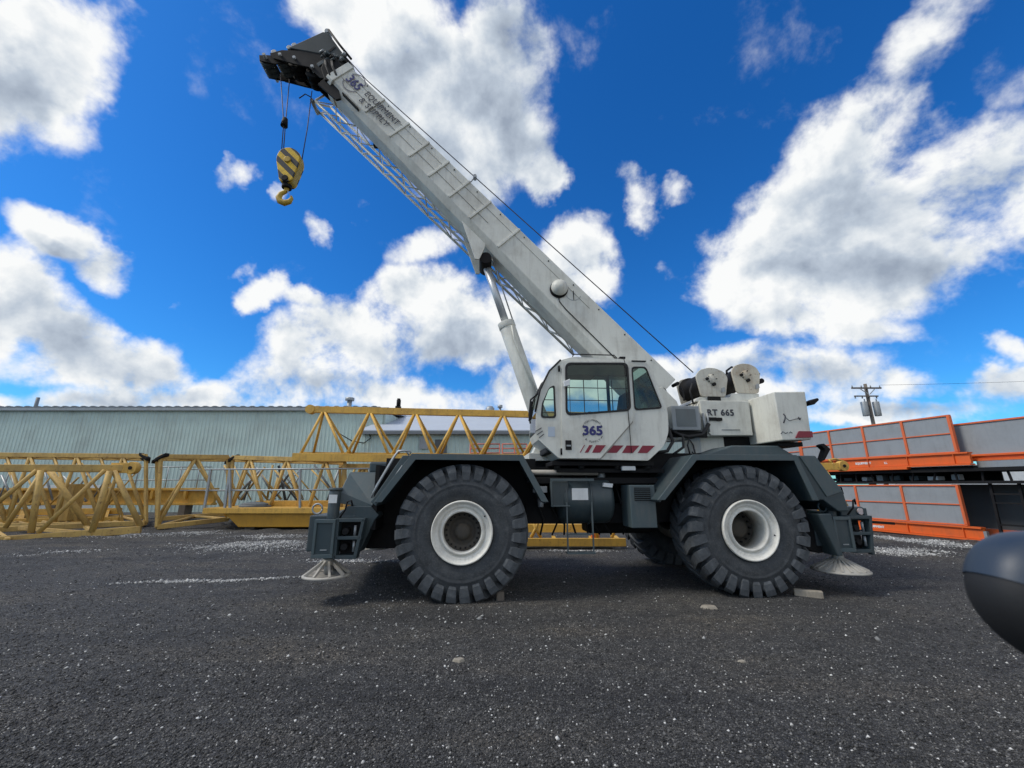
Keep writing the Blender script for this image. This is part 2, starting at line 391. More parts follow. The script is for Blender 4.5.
stones('pale_limestone_chips', P3, sz, [(0.0, (0.10, 0.10, 0.10)), (0.4, (0.22, 0.22, 0.215)), (0.8, (0.45, 0.45, 0.43)), (1.0, (0.68, 0.67, 0.63))],
       'pale limestone chips spilled in streaks on the dark gravel')
for k, (px, py, s) in enumerate(((459, 661, .05), (709, 608, .075), (527, 602, .0), (860, 600, .0), (446, 618, .0), (742, 661, .03))):
    if s == 0: continue
    x, y = gnd(px, py); mb = MB()
    n = 9; r = [s * random.uniform(.7, 1.25) for _ in range(n)]
    z0 = float(gz(np.array([x]), np.array([y]))[0]) - .01
    ring = [(x + r[i] * 1.5 * math.cos(i * 2 * math.pi / n), y + r[i] * math.sin(i * 2 * math.pi / n), z0) for i in range(n)]
    ring2 = [(x + (a[0] - x) * .7, y + (a[1] - y) * .7, z0 + s * .45 + .01) for a in ring]
    o = mb.hexa(ring, ring2).build('stone', CONC, bev=.006)
    tag(o, ['flat pale stone in the foreground gravel below the front wheel', 'pale flat stone on the gravel just left of the wheel block', '', '', '', 'small pale stone between the rear wheel and the lower frame edge'][k], 'stone')

# ---- buildings
def corrugated(name, p0, p1, z0, z1, mat, parent, pitch=0.24, dep=0.02):
    p0 = Vector(p0); p1 = Vector(p1); L = (p1 - p0).length; d = (p1 - p0) / L; nrm = Vector((d.y, -d.x))
    mb = MB(); n = int(L / pitch); ring = []
    for i in range(n):
        for f, o in ((0, 0), (.62, 0), (.72, dep), (.9, dep)):
            ring.append(p0 + d * (i + f) * pitch + nrm * o)
    vs = [(q.x, q.y, z0) for q in ring] + [(q.x, q.y, z1) for q in ring]; m = len(ring)
    back = [(p0.x - nrm.x * .1, p0.y - nrm.y * .1), (p1.x - nrm.x * .1, p1.y - nrm.y * .1)]
    mb.add(vs, [(i, i + 1, i + 1 + m, i + m) for i in range(m - 1)])
    return mb.build(name, mat, parent)
YB = 26.0
tl = at(-60, 408, YB); trr = at(386, 408, YB)
zt = at(150, 409.5, YB).z
b1 = thing('warehouse', (0, 0, 0), 'long pale green corrugated metal warehouse behind the yellow lattice sections at left', 'building')
x0, x1 = -62.0, trr.x
corrugated('wall', (x0, YB), (x1, YB), 0, zt, GREENW, b1)
MB().box((x0, YB + .1, 0), (x1, YB + 22, zt - .1)).build('wall_core', GREENW, b1)
mb = MB(); mb.hexa([(x0 - .2, YB - .15, zt), (x1 + .2, YB - .15, zt), (x1 + .2, YB - .15, zt + .12), (x0 - .2, YB - .15, zt + .12)], [(x0 - .2, YB + 11, zt + .5), (x1 + .2, YB + 11, zt + .5), (x1 + .2, YB + 11, zt + .62), (x0 - .2, YB + 11, zt + .62)])
rf = mb.build('roof', ROOFW, b1)
mb = MB(); n_ = int((x1 - x0) / .3); vs = []
for i in range(n_):
    hgt = .055 if i % 2 else .0
    for f in (.0, .55): vs += [(x0 + (i + f) * .3, YB - .2, zt + .121), (x0 + (i + f) * .3, YB - .2, zt + .15 + hgt), (x0 + (i + f) * .3, YB - .0, zt + .15 + hgt), (x0 + (i + f) * .3, YB - .0, zt + .121)]
mb.add(vs, [(k * 4 + q, k * 4 + (q + 1) % 4, k * 4 + 4 + (q + 1) % 4, k * 4 + 4 + q) for k in range(2 * n_ - 1) for q in range(4)])
g_ = MB().box((x0, YB - .24, zt - .10), (x1 + .2, YB - .155, zt + .08)).build('gutter', STEEL, b1)
mb.build('roof_edge_ribs', TRIMG, rf)
def stack(px, py0, py1, Y, r, cap, par, mat):
    a = at(px, py1, Y); b_ = at(px, py0, Y); m = MB().cyl((a.x, Y, a.z - .6), (a.x, Y, b_.z), r, n=12)
    o = m.build('chimney', mat, par)
    if cap: MB().cyl((a.x, Y, b_.z + .02), (a.x, Y, b_.z + .22), r * 1.9, n=12).build('cap', mat, o)
stack(35, 397.5, 409, YB + 1.5, .10, False, rf, TRIMG); stack(349, 401, 408, YB + 2, .16, True, rf, STEEL)
b2 = thing('workshop', (0, 0, 0), 'lower pale green metal building with a white sloping roof, seen through the long jib', 'building')
Y2 = 24.0; e0 = at(362, 432, Y2); e1x = at(700, 432, Y2).x; ze = e0.z
corrugated('wall', (e0.x, Y2), (e1x, Y2), 0, ze, GREENW, b2)
MB().box((e0.x, Y2 + .06, 0), (e1x, Y2 + 16, ze - .05)).build('wall_core', GREENW, b2)
rdY = Y2 + 8; rd = at(420, 413.5, rdY).z
rf2 = MB().hexa([(e0.x - .1, Y2 - .3, ze - .05), (e1x, Y2 - .3, ze - .05), (e1x, Y2 - .3, ze + .08), (e0.x - .1, Y2 - .3, ze + .08)], [(e0.x - .1, rdY, rd - .13), (e1x, rdY, rd - .13), (e1x, rdY, rd), (e0.x - .1, rdY, rd)]).build('roof', ROOFW, b2)
MB().hexa([(e0.x - .1, rdY + .02, rd - .13), (e1x, rdY + .02, rd - .13), (e1x, rdY + .02, rd), (e0.x - .1, rdY + .02, rd)], [(e0.x - .1, Y2 + 16, ze - .05), (e1x, Y2 + 16, ze - .05), (e1x, Y2 + 16, ze + .08), (e0.x - .1, Y2 + 16, ze + .08)]).build('rear_roof', ROOFW, b2)
MB().box((e0.x, Y2 - .34, ze - .16), (e1x, Y2 - .305, ze + .02)).build('eave_trim', TRIMG, b2)
stack(398, 400, 413, Y2 + 6, .16, False, rf2, BLACK); stack(500, 408, 414, Y2 + 7, .1, True, rf2, STEEL)
a = at(490, 413, Y2 + 7); MB().lathe([(.0, .32), (.35, .34), (.5, .22), (.56, .001)], (a.x, a.y, a.z), 16, 'w').build('roof_vent', STEEL, rf2)
w_ = at(424, 443, Y2); MB().box((w_.x - .25, Y2 - .09, w_.z - .35), (w_.x + .25, Y2 - .045, w_.z + .35)).build('wall_panel', STEEL, b2)
pt = [at(x, y, Y2 - .12) for x, y in ((340, 434), (352, 441), (364, 443), (371, 438), (368, 430), (362, 432))]
MB().tube(pt, .03).build('conduit', BLACK, b2)
w_ = at(441, 450, Y2); MB().box((w_.x - .35, Y2 - .08, 0), (w_.x + .35, Y2 - .045, w_.z + .6)).build('door', DPAN, b2)

# ---- utility pole
pb = at(880, 455, 34); px_ = pb.x; ptop = at(868, 384, 34)
pole = thing('utility_pole', (px_, 34, 0), 'tall wooden utility pole with two crossarms and transformers beyond the orange-framed panels', 'utility pole')
zt2 = ptop.z
MB().cyl((0, 0, -.3), (0, 0, zt2), .17, .12, 12).build('pole', WOOD, pole)
z_a = at(868, 388.5, 34).z; z_b = at(870, 396.5, 34).z
ca = MB().bar((-1.35, -.16, z_a), (1.15, -.16, z_a), .12).build('crossarm', WOOD, pole)
mb = MB()
for i in range(4): mb.cyl((-1.28 + i * .78, -.16, z_a + .062), (-1.28 + i * .78, -.16, z_a + .24), .05, .03, 8)
mb.build('insulators', STEEL, ca)
MB().bar((-.7, -.2, z_a - .05), (-.05, -.2, z_a - .55), .05).bar((.6, -.2, z_a - .05), (.05, -.2, z_a - .55), .05).build('arm_brace', STEEL, ca)
cb = MB().bar((-1.25, -.16, z_b), (.75, -.16, z_b), .1).build('crossarm', WOOD, pole)
mb = MB()
for i in range(4): mb.cyl((-1.2 + i * .6, -.16, z_b - .055), (-1.2 + i * .6, -.16, z_b - .2), .05, .05, 8)
mb.build('insulators', TRIMG, cb)
zt3 = at(876, 409, 34).z
for sx in (-.48, .52): MB().cyl((sx, -.05, zt3 - .6), (sx, -.05, zt3 + .6), .24, n=16).cyl((sx + .1, -.05, zt3 + .6), (sx + .1, -.05, zt3 + .85), .05, n=6).build('transformer', STEEL, pole, .02)
mb = MB()
def wire(p, q, sag, r, n=24):
    p, q = Vector(p), Vector(q); return [p.lerp(q, i / n) - Vector((0, 0, sag * 4 * (i / n) * (1 - i / n))) for i in range(n + 1)]
wr = MB().tube(wire((px_ + 1.1, 33.8, z_a + .25), (110, 34, 17), 1.5, .02), .012, 5)
tag(wr.build('power_line', BLACK), 'thin power line sagging from the utility pole to the right', 'cable')

# ---- orange framed side-wall units at the right
Aw = Vector((13.63, 12.54, 0)); Bw = Vector((12.96, 15.23, 0)); dw = (Bw - Aw).normalized(); nw = Vector((-dw.y, dw.x, 0))
ang = math.atan2(dw.y, dw.x)
def wall_unit(s0, s1, zb, zbeam, zpan, ztop, label, n_, midrail, name='folding_wall_unit', grp=None, bx_=0.0, ur=.035, panel=GPAN):
    """local x runs along the wall away from the viewer; local +y faces the yard"""
    t = thing(name, Aw, label, 'side wall', grp, ang)
    L = s1 - s0
    MB().box((s0 - bx_, -.10, zb + .05), (s1, .0, zbeam)).build('beam_web', ORA, t, .006)
    MB().box((s0 - bx_, -.16, zbeam), (s1, .06, zbeam + .045)).build('beam_flange', ORA, t)
    MB().box((s0 - bx_, -.16, zb), (s1, .06, zb + .045)).build('beam_flange', ORA, t)
    MB().box((s0 + .02, -.06, zpan), (s1 - .02, -.02, ztop - .03)).build('panel', panel, t)
    rr = .022
    MB().box((s0, -.085, ztop - .035), (s1, .012, ztop + .012)).build('top_rail', ORALT, t)
    MB().box((s0, -.085, zpan - .04), (s1, .012, zpan)).build('bottom_rail', ORALT, t)
    if midrail: MB().box((s0 + .03, -.018, (zpan + ztop) / 2 - .02), (s1 - .03, .010, (zpan + ztop) / 2 + .012)).build('middle_rail', ORALT, t)
    for i in range(n_ + 1):
        s = s0 + .03 + (L - .06) * i / n_
        MB().box((s - ur, -.088, zpan + .001), (s + ur, .022, ztop - .036)).build('upright', ORALT, t)
    for i in range(n_ * 1 + 1):
        s = s0 + .12 + (L - .24) * i / n_
        MB().box((s - .008, .001, zb + .046), (s + .008, .055, zbeam - .001)).build('stiffener', ORA, t)
    return t
u1 = wall_unit(0.10, 5.3, 2.18, 2.52, 2.60, 3.72, 'upper grey wall unit framed in orange, stacked above the black chassis right of the crane', 4, True, bx_=.24)
MB().box((1.5, -.12, 2.11), (5.3, .075, 2.178)).build('lower_beam', ORA, u1)
u2 = wall_unit(0.31, 4.9, 0.02, 0.36, 0.46, 1.60, 'lower grey wall unit framed in orange, standing on the gravel right of the crane', 3, True, bx_=.31)
MB().box((-.07, -.1, .1), (0, .0, .3)).build('end_bracket', STEEL, u2)
u3 = wall_unit(-6.0, 0.7, 2.30, 2.44, 2.50, 3.45, 'plain grey wall unit with thin orange rails at the right edge, behind the upper unit', 3, False, ur=.014)
for o in (u1, u2, u3): pass
u3.location = Aw + nw * -0.35
u4 = wall_unit(5.31, 19.5, 1.9, 2.3, 2.4, 3.6, 'distant grey wall unit with red rails seen under the crane counterweight', 6, True, panel=GPAN)
# lettering plate on beams
# local frame: x away from the viewer, y towards the yard -> text x dir is -x
text('EQUIPMENT', .10, (2.9, .003, 2.37), u1, STICK, (-1, 0, 0), (0, 0, 1), bold=.006); text('LL', .1, (2.15, .003, 2.35), u1, STICK, (-1, 0, 0), (0, 0, 1), bold=.004)
text('EQUIPMENT', .10, (2.9, .003, .17), u2, STICK, (-1, 0, 0), (0, 0, 1), bold=.006)
# black chassis between the units
ch = thing('trailer_chassis', Aw, 'black steel chassis carrying the upper wall unit, with ladder frames at right', 'trailer chassis', rz=ang)
MB().box((-6, -1.9, 2.00), (5.5, -.05, 2.10)).build('top_rail', BLACK, ch); MB().box((-.09, -1.9, 2.102), (5.5, -.13, 2.175)).build('top_rail', BLACK, ch)
MB().box((-3.2, -1.8, 1.64), (5.5, -.08, 1.72)).build('bottom_rail', BLACK, ch)
for i in range(14):
    s = -2.6 + i * .6; MB().bar((s, -.2, 1.72), (s + random.uniform(-.1, .1), -.2, 2.0), .045).build('strut', BLACK, ch)
for i in range(9):
    s = .5 + i * .55; MB().box((s, -.7 - .1 * (i % 3), 1.75), (s + random.uniform(.15, .35), -.5, 1.90 + random.uniform(-.05, .05))).build('valve_block', [STEEL, STICK, DARK, DARK][i % 4], ch, .01)
MB().box((.2, -1.9, 1.72), (5.5, -1.86, 2.0)).build('dark_backing', BLACK, ch)  # added black sheet; closes off the sky so the gap reads dark
for s in (-.25, -.85):
    MB().bar((s, -.25, 0.02), (s - .05, -.25, 1.64), .06).build('leg', BLACK, ch)
for z in (.5, 1.1, 1.35): MB().bar((-.25, -.25, z), (-.86, -.25, z), .045).build('rung', BLACK, ch)
MB().box((-6, -1.95, 2.11), (-.1, -.30, 2.29)).build('deck_beam', STEEL, ch)
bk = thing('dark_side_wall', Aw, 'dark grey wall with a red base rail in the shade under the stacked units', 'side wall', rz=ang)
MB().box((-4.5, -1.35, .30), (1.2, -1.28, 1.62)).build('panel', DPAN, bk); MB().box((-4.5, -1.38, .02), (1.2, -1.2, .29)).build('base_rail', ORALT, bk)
for s in (-.9, 3.3, 5.1): MB().box((s, -1.0, 0), (s + .16, -.84, 1.64)).build('post', BLACK, ch)

tr_ = thing('box_trailer', (49, 44, 0), 'white box trailer far behind the right wall units, glimpsed under the black chassis', 'trailer', rz=R(-8))
MB().box((-9, -1.2, 1.1), (9, 1.2, 3.7)).build('body', STICK, tr_, .03)
MB().box((-8.8, -1.0, .85), (8.8, 1.0, 1.09)).build('frame', BLACK, tr_)
for u in (5.5, 6.8):
    for v in (-1.1, .8): MB().cyl((u, v, .5), (u, v + .3, .5), .5, n=20).build('wheel', BLACK, tr_)
MB().box((-6, -.8, 0), (-5.8, .8, .849)).build('landing_gear', STEEL, tr_)
# ================================================================== YELLOW TOWER CRANE SECTIONS
def chords_truss(t, A, B, n, rc, rb, mat, faces=((0, 1), (2, 3), (1, 3), (0, 2)), parity=0, posts=False, xb=False):
    """A, B: the four corner points at each end: near-bottom, near-top, far-bottom, far-top"""
    for a, b in zip(A, B): MB().bar(a, b, rc).build('chord', mat, t, .01)
    L = lambda k, f: Vector(A[k]).lerp(Vector(B[k]), f)
    for (i, j) in faces:
        for k in range(n):
            f0, f1 = k / n, (k + 1) / n; fm = (f0 + f1) / 2
            MB().cyl(L(i, f0), L(j, fm), rb, n=10).build('brace', mat, t)
            MB().cyl(L(j, fm), L(i, f1), rb, n=10).build('brace', mat, t)
            if xb: MB().cyl(L(j, f0), L(i, fm), rb * .8, n=8).build('brace', mat, t)
        if posts:
            MB().bar(L(i, 0), L(j, 0), rb * 1.6).build('end_post', mat, t); MB().bar(L(i, 1), L(j, 1), rb * 1.6).build('end_post', mat, t)
def W(px, py, Y): return at(px, py, Y)
G_L = 'yellow tower crane sections lying in the yard'
# foot section nearest the left edge
t = thing('tower_crane_section', (0, 0, 0), 'low yellow lattice section with round pin eye, nearest at the left edge', 'lattice section', G_L)
A = [W(-60, 545, 12.6), W(-60, 468, 12.6), W(-60, 532, 14.6), W(-60, 469, 14.6)]; B = [W(141, 529.5, 14.6), W(124, 468, 14.4), W(141, 523, 16.4), W(124, 470, 16.2)]
for a, b, w in zip(A, B, (.2, .19, .16, .16)): MB().bar(a, b, w, w * 1.15).build('chord', YEL2, t, .015)
eye = W(133, 468, 14.45)
MB().bar(W(112, 468, 14.35), W(130, 468, 14.42), .16, .34).cyl(eye + Vector((0, -.1, 0)), eye + Vector((0, .1, 0)), .21, n=20).build('pin_eye', YEL, t, .01)
MB().cyl(eye + Vector((0, -.13, 0)), eye + Vector((0, .13, 0)), .06, n=12).build('pin_hole', BLACK, t)
for (p, q, r) in (((41, 470, 13.4), (31, 533, 13.45), .085), ((37, 470, 13.4), (-5, 505, 13.0), .065), ((105, 470, 14.1), (38, 533, 13.5), .065), ((110, 471, 14.1), (92, 532, 14.0), .09), ((114, 471, 14.2), (141, 527, 14.6), .085), ((50, 471, 15.0), (90, 528, 15.6), .1), ((42, 472, 14.9), (5, 528, 14.6), .07), ((-40, 470, 12.9), (-10, 536, 13.0), .085)):
    MB().cyl(W(*p), W(*q), r, n=12).build('brace', YEL2, t)
for (p, q) in (((8, 540, 12.95), (-10, 528, 14.9)), ((93, 533, 13.98), (85, 526, 15.8)), ((36, 471, 13.4), (38, 471, 15.0)), ((112, 470, 14.2), (106, 471, 16.0)), ((93, 533, 13.98), (20, 528, 15.0))):
    MB().bar(W(*p), W(*q), .1).build('cross_member', YEL2, t)
# mast section behind it
def mast(label, p, Yn, Yf, px0, px1, ytop, ybot, ytf, ybf, n, corners, par=0):
    t = thing(p, (0, 0, 0), label, 'lattice section', G_L)
    A = [W(px0, ybot[0], Yn[0]), W(px0 + (4 if px0 > 0 else 0), ytop[0], Yn[0]), W(px0, ybf[0], Yf[0]), W(px0, ytf[0], Yf[0])]
    B = [W(px1, ybot[1], Yn[1]), W(px1, ytop[1], Yn[1]), W(px1, ybf[1], Yf[1]), W(px1, ytf[1], Yf[1])]
    chords_truss(t, A, B, n, .17, .06, YEL2, posts=True, xb=(n == 5))
    for q in corners:
        c = (A, B)[q[0]][q[1]]; d = -1 if q[0] == 0 else 1
        c = Vector(c); MB().hexa([c + Vector((-.22 * d, -.11, .02)), c + Vector((-.22 * d, .11, .02)), c + Vector((-.22 * d, .11, .13)), c + Vector((-.22 * d, -.11, .13))],
                                 [c + Vector((.13 * d, -.11, -.20)), c + Vector((.13 * d, .11, -.20)), c + Vector((.13 * d, .11, -.06)), c + Vector((.13 * d, -.11, -.06))]).build('corner_fitting', BLACK, t, .015)
    return t
mast('yellow mast section with black corner fitting, standing behind the pin-eyed section', 'tower_crane_section', (16.4, 17.0), (18.6, 19.2), -90, 146, (454, 456), (527, 523), (456, 459), (519, 517), 5, [(1, 1), (1, 3)])
mast('yellow mast section with bare left end, left of the platform railing', 'tower_crane_section', (15.8, 17.6), (18.0, 19.8), 157, 228, (456.5, 457), (527, 519), (459, 460), (519, 514), 1, [(0, 1), (0, 3)])
mast('yellow mast section behind the railing, its top carrying the left end of the long jib', 'tower_crane_section', (17.4, 16.4), (19.6, 18.6), 229, 345, (457.5, 460.5), (516, 521), (460, 463), (512, 515), 3, [(0, 1), (0, 3)])
mast('yellow mast section mostly behind the front deck of the crane', 'tower_crane_section', (16.8, 16.6), (19.0, 18.8), 340, 470, (466, 466), (518, 518), (466, 467), (512, 512), 3, [])
# clutter of slimmer old lattice and I-beam behind
t = thing('steel_girder', (0, 0, 0), 'long yellow I-beam girder with hanging brackets, lying behind the mast sections', 'girder')
a0, a1 = W(-90, 488, 20.5), W(214, 488, 20.5); b0 = W(0, 503, 20.5).z
MB().box((a0.x, 20.5, a0.z - .12), (a1.x, 20.9, a0.z)).build('flange', YEL, t, .01)
MB().box((a0.x, 20.62, b0), (a1.x, 20.78, a0.z - .121)).build('web', YEL, t)
MB().box((a0.x, 20.5, b0 - .10), (a1.x, 20.9, b0 - .001)).build('flange', YEL, t, .01)
for px in (20, 60, 145, 152, 185): p = W(px, 492, 20.45); MB().box((p.x - .06, 20.44, b0 + .2), (p.x + .06, 20.61, a0.z - .13)).build('bracket', YEL, t)
for x in (a0.x + 2, a0.x + 7, a1.x - 1.5): MB().box((x, 20.45, 0), (x + .3, 20.95, b0 - .102)).build('support_block', WOOD, t)
rl = thing('guard_railing', (0, 0, 0), 'thin grey guard railing standing on the girder at left', 'railing')
for py in (467, 480): MB().cyl((W(118, py, 20.7)), (W(212, py, 20.7)), .025, n=8).build('rail', STEEL, rl)
for px in (122, 139, 169, 182, 200): q = W(px, 467, 20.7); MB().cyl((q.x, 20.7, a0.z + .002), q, .025, n=8).build('post', STEEL, rl)
t = thing('counter_jib_frame', (0, 0, 0), 'flat yellow frame resting on the gravel under the leftmost lattice sections', 'steel frame')
for (p, q, w) in (((-60, 523, 17.6), (120, 520, 17.8), .22), ((-60, 513, 19.0), (120, 511, 19.2), .22)): MB().bar(W(*p), W(*q), w, .26).build('side_beam', YEL, t, .01)
for px in (-20, 20, 60, 104): MB().bar(W(px, 521, 17.7), W(px + 3, 512, 19.1), .16, .2).build('cross_beam', YEL, t)
MB().box(tuple(W(66, 521, 17.0)), tuple(W(74, 484, 17.5))).build('column', YEL2, t, .02)
t = thing('counterweight_column', (0, 0, 0), 'upright yellow box column with black base plate inside the left sections', 'steel column')
p0 = W(64, 519, 16.9); p1 = W(74, 486, 16.9)
# sign trailer
t = thing('trailer_sign', (0, 0, 0), 'white sign panel with black lettering half hidden behind the left lattice', 'sign')
p0, p1 = W(28, 508, 22.6), W(114, 485, 22.6)
MB().box((p0.x, 22.6, p0.z), (p1.x, 22.7, p1.z)).build('panel', STICK, t)
text('Cooper', 1.05, (W(52, 500, 22.6).x, 22.596, W(52, 499, 22.6).z), t, INK, bold=.02)
for x in (p0.x + .3, p1.x - .3): MB().box((x, 22.62, 0), (x + .1, 22.68, p0.z)).build('leg', STEEL, t)
bpy.data.objects.remove(bpy.data.objects['counterweight_column'])
# platform with railing
t = thing('service_platform', (0, 0, 0), 'yellow walkway platform on a deep box beam, left of the crane outrigger', 'platform')
Yp = 15.9
d0, d1 = W(203, 508, Yp), W(420, 508, Yp); zb1 = W(250, 513.5, Yp).z; zb2 = W(260, 527.5, Yp).z
MB().box((d0.x, Yp, zb1), (d1.x, Yp + 2.0, d0.z)).build('deck', YEL, t, .01)
MB().prism([(W(222, 514, Yp).x, zb1 - .002), (d1.x, zb1 - .002), (d1.x, zb2), (W(236, 527, Yp).x, zb2)], Yp + .12, Yp + 1.7).build('box_beam', paint('platform_amber', (0.50, 0.25, 0.012), (0.2, 0.11, 0.02), .4, .45), t, .02)
MB().box((d0.x + 1.2, Yp + 1.2, d0.z + .002), (d1.x, Yp + 1.9, W(300, 501, Yp + 1.2).z)).build('cable_tray', YEL, t, .01)
for x in (W(240, 527, Yp).x, d1.x - .6): MB().box((x, Yp + .3, -.02), (x + .35, Yp + 1.5, zb2 - .002)).build('support_block', WOOD, t, .02)
rl = thing('guard_railing', (0, 0, 0), 'galvanised two-rail guard railing on the yellow platform left of the crane', 'railing')
for py in (469.5, 490.5): MB().cyl(W(205, py, Yp + .1), W(385, py - 1, Yp + .1), .03, n=8).build('rail', STEEL, rl)
for a, b in ((211, 203.5), (230, 224), (230, 230), (300, 300), (370, 370)): MB().bar(W(a, 469, Yp + .1), W(b, 513, Yp + .05), .07).build('post', STEEL, rl)
for py in (468, 489): MB().cyl(W(180, py + 1.5, Yp + 2.2), W(400, py, Yp + 2.0), .022, n=8).build('rail', STEEL, rl)
# pile of junk on the deck and between sections
t = thing('tarp_bundle', (0, 0, 0), 'grey crumpled bundle lying on the yellow platform deck', 'bundle')
mb = MB(); c = W(255, 504.5, Yp + .8); m_, n_ = 10, 8
vs = []
for j in range(n_ + 1):
    for i in range(m_):
        a = 2 * math.pi * i / m_; f = math.sin(math.pi * j / n_ / 1.0) if j else 0
        r = (1 - (j / n_) ** 2) ** .5 * (1 + .25 * noise.noise(Vector((math.cos(a) * 2, math.sin(a) * 2, j * .5))))
        vs.append((c.x + .62 * r * math.cos(a), c.y + .3 * r * math.sin(a), d0.z + .002 + .20 * j / n_))
mb.add(vs, [(j * m_ + i, j * m_ + (i + 1) % m_, (j + 1) * m_ + (i + 1) % m_, (j + 1) * m_ + i) for j in range(n_) for i in range(m_)], True).build('cover', DPAN, t)
t = thing('lattice_strut_pile', (0, 0, 0), 'pile of slim faded struts and cable between the mast sections', 'strut pile')
rs = random.Random(5)
for i in range(26):
    px = rs.uniform(232, 345); Y = rs.uniform(18.9, 21.5); s = rs.choice((-1, 1))
    a = W(px, rs.uniform(500, 508), Y); b = W(px + s * rs.uniform(6, 30), rs.uniform(463, 475), Y + rs.uniform(-.4, .4))
    a.z = max(a.z, .9)
    MB().cyl(a, b, rs.uniform(.03, .06), n=7).build('strut', rs.choice((YEL2, YEL2, STEEL, DPAN)), t)
for i in range(16):
    px = rs.uniform(-5, 112); Y = rs.uniform(19.2, 20.2); s = rs.choice((-1, 1))
    MB().cyl(W(px, rs.uniform(500, 508), Y), W(px + s * rs.uniform(6, 30), rs.uniform(463, 478), Y), rs.uniform(.03, .05), n=7).build('strut', rs.choice((YEL2, YEL2, STEEL)), t)
# long triangular jib lying on top
t = thing('tower_crane_jib', (0, 0, 0), 'long triangular yellow jib lying on top of the mast sections, left of the cab', 'crane jib')
Yj = 16.2; Yr = 18.0; Ya = 17.0
nb0, nb1 = W(293, 457, Yj), W(600, 461, Yj); fb0, fb1 = W(300, 455, Yr), W(600, 458, Yr); tp0, tp1 = W(311, 409.5, Ya), W(600, 416, Ya)
MB().bar(nb0, nb1, .17, .30).build('chord', YEL, t, .01); MB().bar(fb0, fb1, .17, .26).build('chord', YEL, t, .01); MB().bar(tp0, tp1, .2, .27).build('chord', YEL, t, .01)
MB().cyl(tp0 + Vector((0, -.13, 0)), tp0 + Vector((0, .13, 0)), .19, n=16).build('pin_eye', YEL, t)
cx = lambda a, b, px: a.lerp(b, (px - a[3]) / 1) if False else None
def on(P, Q, px):
    # point of line P-Q at plan position matching sight line px
    lo, hi = 0.0, 1.0
    f = lambda s: (512 + F * (P.lerp(Q, s).x) / (P.lerp(Q, s).y * math.cos(PITCH) + (P.lerp(Q, s).z - EYE) * math.sin(PITCH)))
    for _ in range(40):
        m = (lo + hi) / 2
        if f(m) < px: lo = m
        else: hi = m
    return P.lerp(Q, (lo + hi) / 2)
tops = [324, 370, 415.5, 459, 503, 547]; nbt = [299, 345, 390, 434, 478, 521, 563]; fbt = [313, 352, 397, 440, 483, 526, 568]
for k, x in enumerate(tops):
    T_ = on(tp0, tp1, x)
    for arr, P, Q in ((nbt, nb0, nb1), (fbt, fb0, fb1)):
        MB().cyl(T_, on(P, Q, arr[k]), .055, n=10).build('brace', YEL, t); MB().cyl(T_, on(P, Q, arr[k + 1]), .055, n=10).build('brace', YEL, t)
for k in range(7): MB().cyl(on(nb0, nb1, nbt[k]), on(fb0, fb1, fbt[k]), .045, n=8).build('cross_brace', YEL, t)
for k in range(6): MB().cyl(on(nb0, nb1, nbt[k]), on(fb0, fb1, fbt[k + 1]), .035, n=8).build('cross_brace', YEL, t)
q = on(tp0, tp1, 398); MB().box((q.x - .1, q.y - .1, q.z + .137), (q.x + .1, q.y + .1, q.z + .22)).cyl((q.x, q.y, q.z + .22), (q.x, q.y, q.z + .55), .07, n=8).build('pulley_bracket', BLACK, t)
# red barrier frames far behind
for k, (xa, xb) in enumerate(((470, 500), (502, 527))):
    t = thing('safety_barrier', (0, 0, 0), ['red tubular barrier by the workshop wall, left one of the pair seen through the jib', 'red tubular barrier by the workshop wall, right one of the pair seen through the jib'][k], 'barrier', 'red barriers by the workshop')
    for py in (444, 448.5, 453): MB().cyl(W(xa, py, 22.5), W(xb, py, 22.5), .035, n=8).build('rail', PINKT, t)
    for px in (xa + .4, (xa + xb) / 2, xb - .4): q = W(px, 444, 22.5); MB().cyl((q.x, 22.5, 0), q, .035, n=8).build('post', PINKT, t)
# small yellow frame seen under the crane
t = thing('jib_walkway_frame', (0, 0, 0), 'yellow walkway frame lying on the gravel, seen under the crane between its wheels', 'steel frame')
Y0 = 11.3
p, q = W(500, 547, Y0), W(626, 547, Y0); p.z = q.z = .16
MB().bar(p, q, .1, .2).build('side_beam', YEL, t, .01)
p2, q2 = W(500, 536, Y0 + .9), W(600, 536, Y0 + .9); p2.z = q2.z = .42
MB().bar(p2, q2, .14, .22).build('side_beam', YEL, t, .01)
for px in (515, 555, 595, 622): a = W(px, 547, Y0); a.z = .12; MB().bar(a, a + Vector((.05, .95, .05)), .1).build('cross_beam', YEL, t)
MB().box((p.x + .5, Y0 + .1, .02), (q.x - .3, Y0 + .85, .08)).build('tray', STEEL, t)
for px, s in ((531, 1), (541, -1), (598, -.6), (612, .8)): a = W(px, 543, Y0 + .1); a.z = .262; MB().tube([a, a + Vector((s * .12, 0, .2)), a + Vector((s * .2, 0, .42))], .045).build('hoop', YEL, t)
MB().box((W(594, 530, Y0).x, Y0 + .2, .2), (W(601, 530, Y0).x, Y0 + .5, .62)).build('post', ORA, t, .02)
